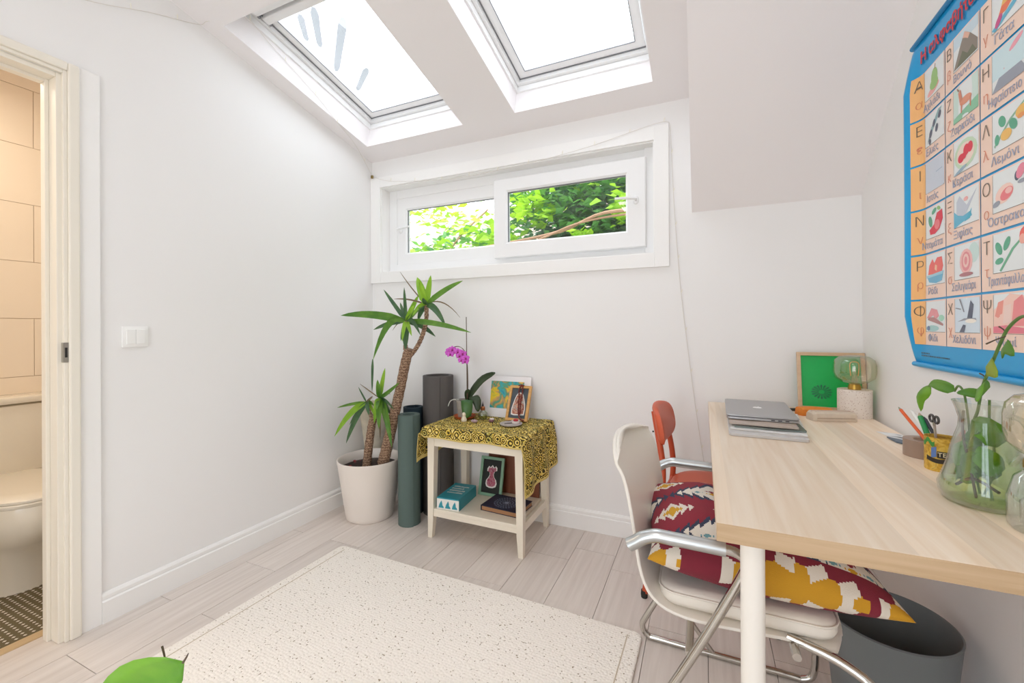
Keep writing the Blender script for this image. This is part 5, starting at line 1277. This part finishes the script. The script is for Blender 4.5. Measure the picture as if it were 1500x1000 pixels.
cells = [
 [('Α', 'α', 'Αχλάδι', [E_(P1, .45, .2, .32, .12, .3), E_(G1, .52, .55, .17, .30), E_(G1, .50, .36, .22, .18), Pg(BR, (.52, .80), (.56, .95), (.60, .94), (.56, .79))]),
  ('Β', 'β', 'Βουνό', [Pg('#cfe2ee', (0, .6), (1, .7), (1, 1), (0, 1)), Pg('#8d8378', (.02, .05), (.30, .60), (.48, .90), (.70, .70), (.98, .35), (.98, .05)), Pg('#e8b7a0', (.40, .76), (.48, .90), (.70, .70), (.62, .60), (.50, .70)), Pg('#6a6f58', (.15, .05), (.40, .40), (.60, .20), (.80, .30), (.95, .05))]),
  ('Γ', 'γ', 'Γάτα', [Pg(B2, (.1, 0), (.95, .35), (.98, .5), (.0, .1)), Pg('#eb7a55', (.2, .3), (.35, .6), (.5, .98), (.95, .98), (.8, .55), (.45, .3)), Pg(Y1, (.3, .5), (.42, .8), (.6, .8), (.5, .5)), E_('#d0528c', .22, .2, .08, .16, -.6)])],
 [('Ε', 'ε', 'Ελιές', [Pg('#8fb3b8', (.1, .1), (.5, .5), (.9, .95), (.7, .95), (.3, .5)), E_(K1, .30, .35, .08, .14, -.3), E_(K1, .48, .62, .07, .12, -.3), E_(K1, .62, .40, .07, .13, -.2), E_(K1, .78, .75, .07, .12, -.3), E_(K1, .25, .12, .06, .10)]),
  ('Ζ', 'ζ', 'Ζαρκάδι', [Pg('#cfe5dd', (0, .1), (1, .3), (1, 1), (0, 1)), Pg('#8fc9a8', (0, 0), (1, 0), (1, .35), (.5, .25), (0, .15)), E_('#e39a7e', .52, .48, .24, .12), Pg('#d98c70', (.28, .5), (.22, .82), (.32, .88), (.40, .55)), Pg('#d98c70', (.33, .45), (.33, .18), (.37, .18), (.40, .45)), Pg('#d98c70', (.68, .45), (.70, .18), (.74, .18), (.74, .48)), Pg(BR, (.22, .86), (.16, .98), (.19, .98), (.27, .88))]),
  ('Η', 'η', 'Ηφαίστειο', [Pg('#cfe7ee', (0, .3), (1, .3), (1, 1), (0, 1)), Pg(K2, (0, 0), (.25, .35), (.42, .62), (.62, .62), (.85, .30), (1, .05), (1, 0)), Pg('#ee4f45', (.42, .62), (.36, .42), (.46, .50), (.50, .25), (.56, .48), (.68, .38), (.62, .62), (.55, .86), (.48, .80)), E_('#f3a6b4', .72, .86, .22, .07, .5)])],
 [('Ι', 'ι', 'Ιστός', [Pg('#cfd8e6', (0, 0), (1, 0), (1, 1), (0, 1)), Pg('#a9bcd2', (.2, .1), (.26, .1), (.7, .95), (.64, .95)), Pg('#a9bcd2', (.1, .5), (.9, .55), (.9, .58), (.1, .53)), E_('#b5c7da', .5, .45, .22, .28)]),
  ('Κ', 'κ', 'Κεράσι', [E_('#c7dfc2', .5, .5, .46, .42), E_('#f2ddd0', .5, .5, .36, .32), E_(R1, .33, .42, .13, .13), E_(R1, .55, .58, .12, .16), E_(R1, .70, .60, .10, .15), E_(R1, .46, .45, .10, .10), E_('#9fb9cc', .3, .08, .28, .05, .3)]),
  ('Λ', 'λ', 'Λεμόνι', [Pg('#8fb8a0', (.08, .12), (.55, .60), (.95, .85), (.95, .90), (.52, .66), (.05, .18)), E_(G2, .30, .70, .10, .16, .4), E_(G2, .62, .48, .10, .16, .5), E_(G2, .15, .30, .07, .14), E_(Y1, .42, .32, .16, .14), E_(Y1, .86, .66, .17, .15), E_('#f0a060', .84, .56, .10, .06)])],
 [('Ν', 'ν', 'Ντομάτα', [E_(G2, .25, .55, .10, .20, .3), E_(G2, .45, .85, .14, .08, .5), E_(G1, .70, .88, .10, .06, -.5), Pg(R1, (.25, .12), (.20, .28), (.45, .42), (.60, .75), (.88, .80), (.92, .50), (.75, .22), (.5, .10)), E_(R2, .62, .38, .14, .16)]),
  ('Ξ', 'ξ', 'Ξιφίας', [Pg('#c5ccd9', (.12, .25), (.12, .75), (.25, .9), (.55, .55), (.95, .92), (.60, .42), (.4, .2)), Pg(B2, (0, 0), (.35, .10), (.75, .20), (.70, .35), (.40, .28), (.18, .35), (0, .5)), Pg('#4fb3cf', (.45, .1), (.75, .42), (.68, .15)), E_(P1, .52, .74, .09, .06)]),
  ('Ο', 'ο', 'Όστρακο', [E_('#f7d2c6', .35, .42, .28, .22, .5), E_(R2, .42, .40, .20, .14, .5), E_('#f8c5c0', .48, .46, .10, .08), E_(K2, .12, .22, .12, .07, .3), E_(K1, .72, .72, .07, .12), E_('#ef8fa6', .82, .80, .11, .18, -.4), E_(K2, .86, .55, .12, .05)])],
 [('Ρ', 'ρ', 'Ρόδι', [Pg('#f2706c', (.12, .35), (.18, .65), (.35, .85), (.45, .70), (.60, .86), (.85, .85), (.92, .55), (.85, .35)), Pg('#f7c3a0', (.45, .40), (.50, .65), (.60, .60), (.58, .38)), Pg('#6fb7d8', (.05, .32), (.95, .40), (.85, .10), (.55, .04), (.18, .10)), Pg('#a3d3e4', (.05, .32), (.95, .40), (.90, .30), (.06, .24))]),
  ('Σ', 'σ', 'Σαλιγκάρι', [E_('#cfe6e2', .8, .7, .2, .28), E_('#f5c0bd', .5, .5, .26, .36), E_('#e8949a', .50, .50, .18, .28), E_('#f6cdc6', .50, .52, .12, .20), E_('#e8949a', .50, .52, .06, .12), E_('#b77b80', .50, .13, .28, .06)]),
  ('Τ', 'τ', 'Τριαντάφυλλο', [Pg('#6fb08e', (.25, .02), (.62, .52), (.95, .80), (.93, .84), (.56, .56), (.20, .06)), E_(G2, .18, .62, .09, .18, .4), E_(G2, .42, .70, .08, .18, -.4), E_(G2, .20, .30, .13, .08, .2), E_('#ef6a62', .92, .80, .14, .20), E_('#f6b3a4', .86, .72, .08, .12)])],
 [('Φ', 'φ', 'Φίδι', [E_('#a9d3d2', .35, .12, .34, .10), E_('#a8dcc4', .82, .45, .14, .10), Pg('#e79aa0', (.05, .45), (.30, .78), (.60, .72), (.70, .52), (.5, .40), (.40, .55), (.25, .48)), Pg('#b98a88', (.10, .40), (.90, .20), (.92, .26), (.45, .48), (.15, .48)), E_('#6a86b0', .15, .12, .08, .08)]),
  ('Χ', 'χ', 'Χελιδόνι', [Pg('#d8e6f2', (0, 0), (1, 0), (1, 1), (0, 1)), Pg(K2, (.12, .32), (.40, .42), (.85, .42), (.88, .36), (.4, .36)), Pg(K1, (.52, .42), (.66, .92), (.78, .80), (.72, .42)), E_('#f6f1e6', .66, .34, .22, .06), Pg(K1, (.20, .02), (.36, .24), (.46, .22), (.40, .02)), Pg('#8d8f98', (.20, .98), (.38, .60), (.42, .60), (.26, .98)), Pg('#8d8f98', (.05, .74), (.28, .70), (.28, .67), (.05, .71))]),
  ('Ψ', 'ψ', 'Ψωμί', [Pg('#f8cfc2', (0, 0), (1, 0), (1, .9), (.5, 1), (0, .6)), Pg('#ef9a8c', (.05, .45), (.15, .80), (.32, .85), (.28, .50), (.15, .40)), Pg('#ef8f92', (.55, .20), (.62, .80), (.85, .95), (1, .6), (1, .2)), Pg('#f5d7ce', (.30, .25), (.35, .7), (.55, .75), (.52, .3)), Pg('#ea7f90', (0, .02), (1, .02), (1, .14), (.4, .22), (0, .18))])],
]
pm = {}
def pmat(c):
    if c not in pm: pm[c] = mat('print_'+c[1:], c, .4)
    return pm[c]
M['ppic'] = mat('picture_paper', '#e9eef0', .4)
XF = Matrix(((0, 0, -1, 0), (-1, 0, 0, 0), (0, 1, 0, 0), (0, 0, 0, 1)))
def ptext(name, s_, size, m, y, z, off, align='CENTER', bold=0, sx=1.0):
    x = PX - curl(y, z) - off
    X = Matrix.Translation((x, y, z)) @ XF @ Matrix.Diagonal((sx, 1, 1, 1))
    o = textobj(name, s_, size, m, X, tp, align, .0002, bold=bold)
    T = tp.location; base = x - T.x
    for v in o.data.vertices:
        yy, zw = v.co.y + T.y, v.co.z + T.z
        v.co.x = (PX - T.x - curl(yy, zw) - off) + (v.co.x - base)
    return o
for r_ in range(6):
    zt0 = CZT - r_*RH; zb0 = zt0 - RH + .006
    for c_ in range(4):
        ya = CY0 - c_*CWD; ye = ya - CWD + .0035
        sub = 8 if c_ == 0 else 2
        cell = pob('cell', pgrid(ya, ye, zb0, zt0, sub*3, 6), M['peach'], .0012, tp)
        if c_ == 0: pob('letter_strip', pgrid(ya, ya-.044, zb0, zt0, 12, 6), M['porange'], .0016, cell)
        py0, py1, pz0, pz1 = ya-.046, ye+.004, zb0+.040, zt0-.004
        b = pgrid(py0, py1, pz0, pz1, sub*2, 6); 
        mats = [M['ppic']]
        layers = [b]
        pic = pob('picture', b, M['ppic'], .0018, cell)
        # thin drawn border
        b = B()
        for (q0, q1, w0, w1) in ((py0, py0-.0009, pz0, pz1), (py0, py1, pz0, pz0+.0009)): pgrid(q0, q1, w0, w1, 4, 1, b)
        pob('border_line', b, M['pink'], .0022, cell)
        if c_ < 3:
            up_, lo_, word, shp = cells[r_][c_]
            for k, (col, pts) in enumerate(shp):
                b = B(); vs = [b.bm.verts.new((0, py0+(py1-py0)*min(1, max(0, x)), pz0+(pz1-pz0)*min(1, max(0, y)))) for x, y in pts]
                b.bm.faces.new(vs); n_ = len(pics); pics[n_] = 1
                for v in b.bm.verts: v.co.x = PX - curl(v.co.y, v.co.z) - .0021 - k*.00012
                ob('printed_shape', b, pmat(col), cell, clean=False)
            ptext('capital_letter', up_, .046, M['pcap'], ya-.023, zt0-.034, .0026, bold=-.0009)
            ptext('small_letter', lo_, .040, M['psmall'], ya-.023, zt0-.092, .0026, bold=-.0008)
            n_ = len(word); ptext('word', word, .030, M['ptxt'], (ya+ye)/2-.006, zb0+.021, .0024, sx=min(1.0, 7.2/n_))
ptext('title', 'Η αλφαβήτα μου', .050, M['pblued'], -.592, 1.975, .0022, 'LEFT', .002)
ptext('title', 'Η αλφαβήτα μου', .050, M['pred'], -.590, 1.978, .0030, 'LEFT', .001)

b = B(); random.seed(9)
for line, (n_, zc_) in enumerate(((9, 1.048), (30, 1.040))):
    y = -.585
    for k in range(n_):
        w_ = random.uniform(.002, .005); pgrid(y, y-w_, zc_, zc_+.004, 1, 1, b); y -= w_+.0022
o = pob('fine_print', b, M['pblued'], .0012, tp); o['kind'] = 'stuff'; o.data.materials[0] = M['pink']

# ================================================================== FOREGROUND PLANT (only one leaf tip reaches into view)
FC = (1.36, -2.10, .0125)
t = thing('leafy_plant', 'bright green leaf of a potted plant at the lower left edge of the photo', 'potted plant', FC)
ob('pot', B().lathe([(.085, 0), (.09, .005), (.12, .22), (.125, .235), (.115, .235), (.108, .21)], FC, 36, True, False), M['pot'], t, smooth=True, sharp=50)
ob('soil', B().lathe([(.109, .205), (.05, .215), (0, .218)], FC, 24, False, False), M['soil'], t)
M['fleaf'] = leafmat('fresh_leaf', '#8cc63c', '#6fae34', .35, 20)
def fl(P, w, m='fleaf', sd=(.9, .4, 0)):
    bleaf('leaf', P, w, m, t, sd, thick=.0008, k=12, fold=.3, wf=lambda s_: .05+.95*math.sin(PI*min(.995, s_**1.15*.97+.02))**.8 if s_ < .995 else .02)
ob('stalk', B().tube(spline([(1.37, -2.09, .21), (1.39, -2.08, .42), (1.405, -2.07, .575)], 5), .003, 8), M['stem'], t, smooth=True)
fl([(1.405, -2.07, .575), (1.43, -2.055, .625), (1.485, -2.045, .690), (1.546, -2.040, .729)], .085, sd=(.60, .30, -.75))
ob('leaf_tip', B().tube([(1.545, -2.040, .728), (1.552, -2.040, .737), (1.556, -2.040, .743)], [.0014, .0011, .0005], 6), M['stembr'], t, smooth=True)
ob('leaf_tip', B().tube([(1.490, -2.03, .700), (1.484, -2.03, .714), (1.480, -2.03, .722)], [.0008, .0013, .0014], 6), M['stembr'], t, smooth=True)
for a in (1.2, 2.3, 3.4, 4.4, 5.4):
    dx, dy = math.cos(a), math.sin(a)
    ob('stalk', B().tube(spline([(1.36+.01*dx, -2.10+.01*dy, .21), (1.36+.04*dx, -2.10+.04*dy, .34), (1.36+.09*dx, -2.10+.09*dy, .44)], 4), .003, 8), M['stem'], t, smooth=True)
    fl([(1.36+.09*dx, -2.10+.09*dy, .44), (1.36+.14*dx, -2.10+.14*dy, .49), (1.36+.20*dx, -2.10+.20*dy, .49), (1.36+.25*dx, -2.10+.25*dy, .44)], .075, sd=(-dy, dx, 0))
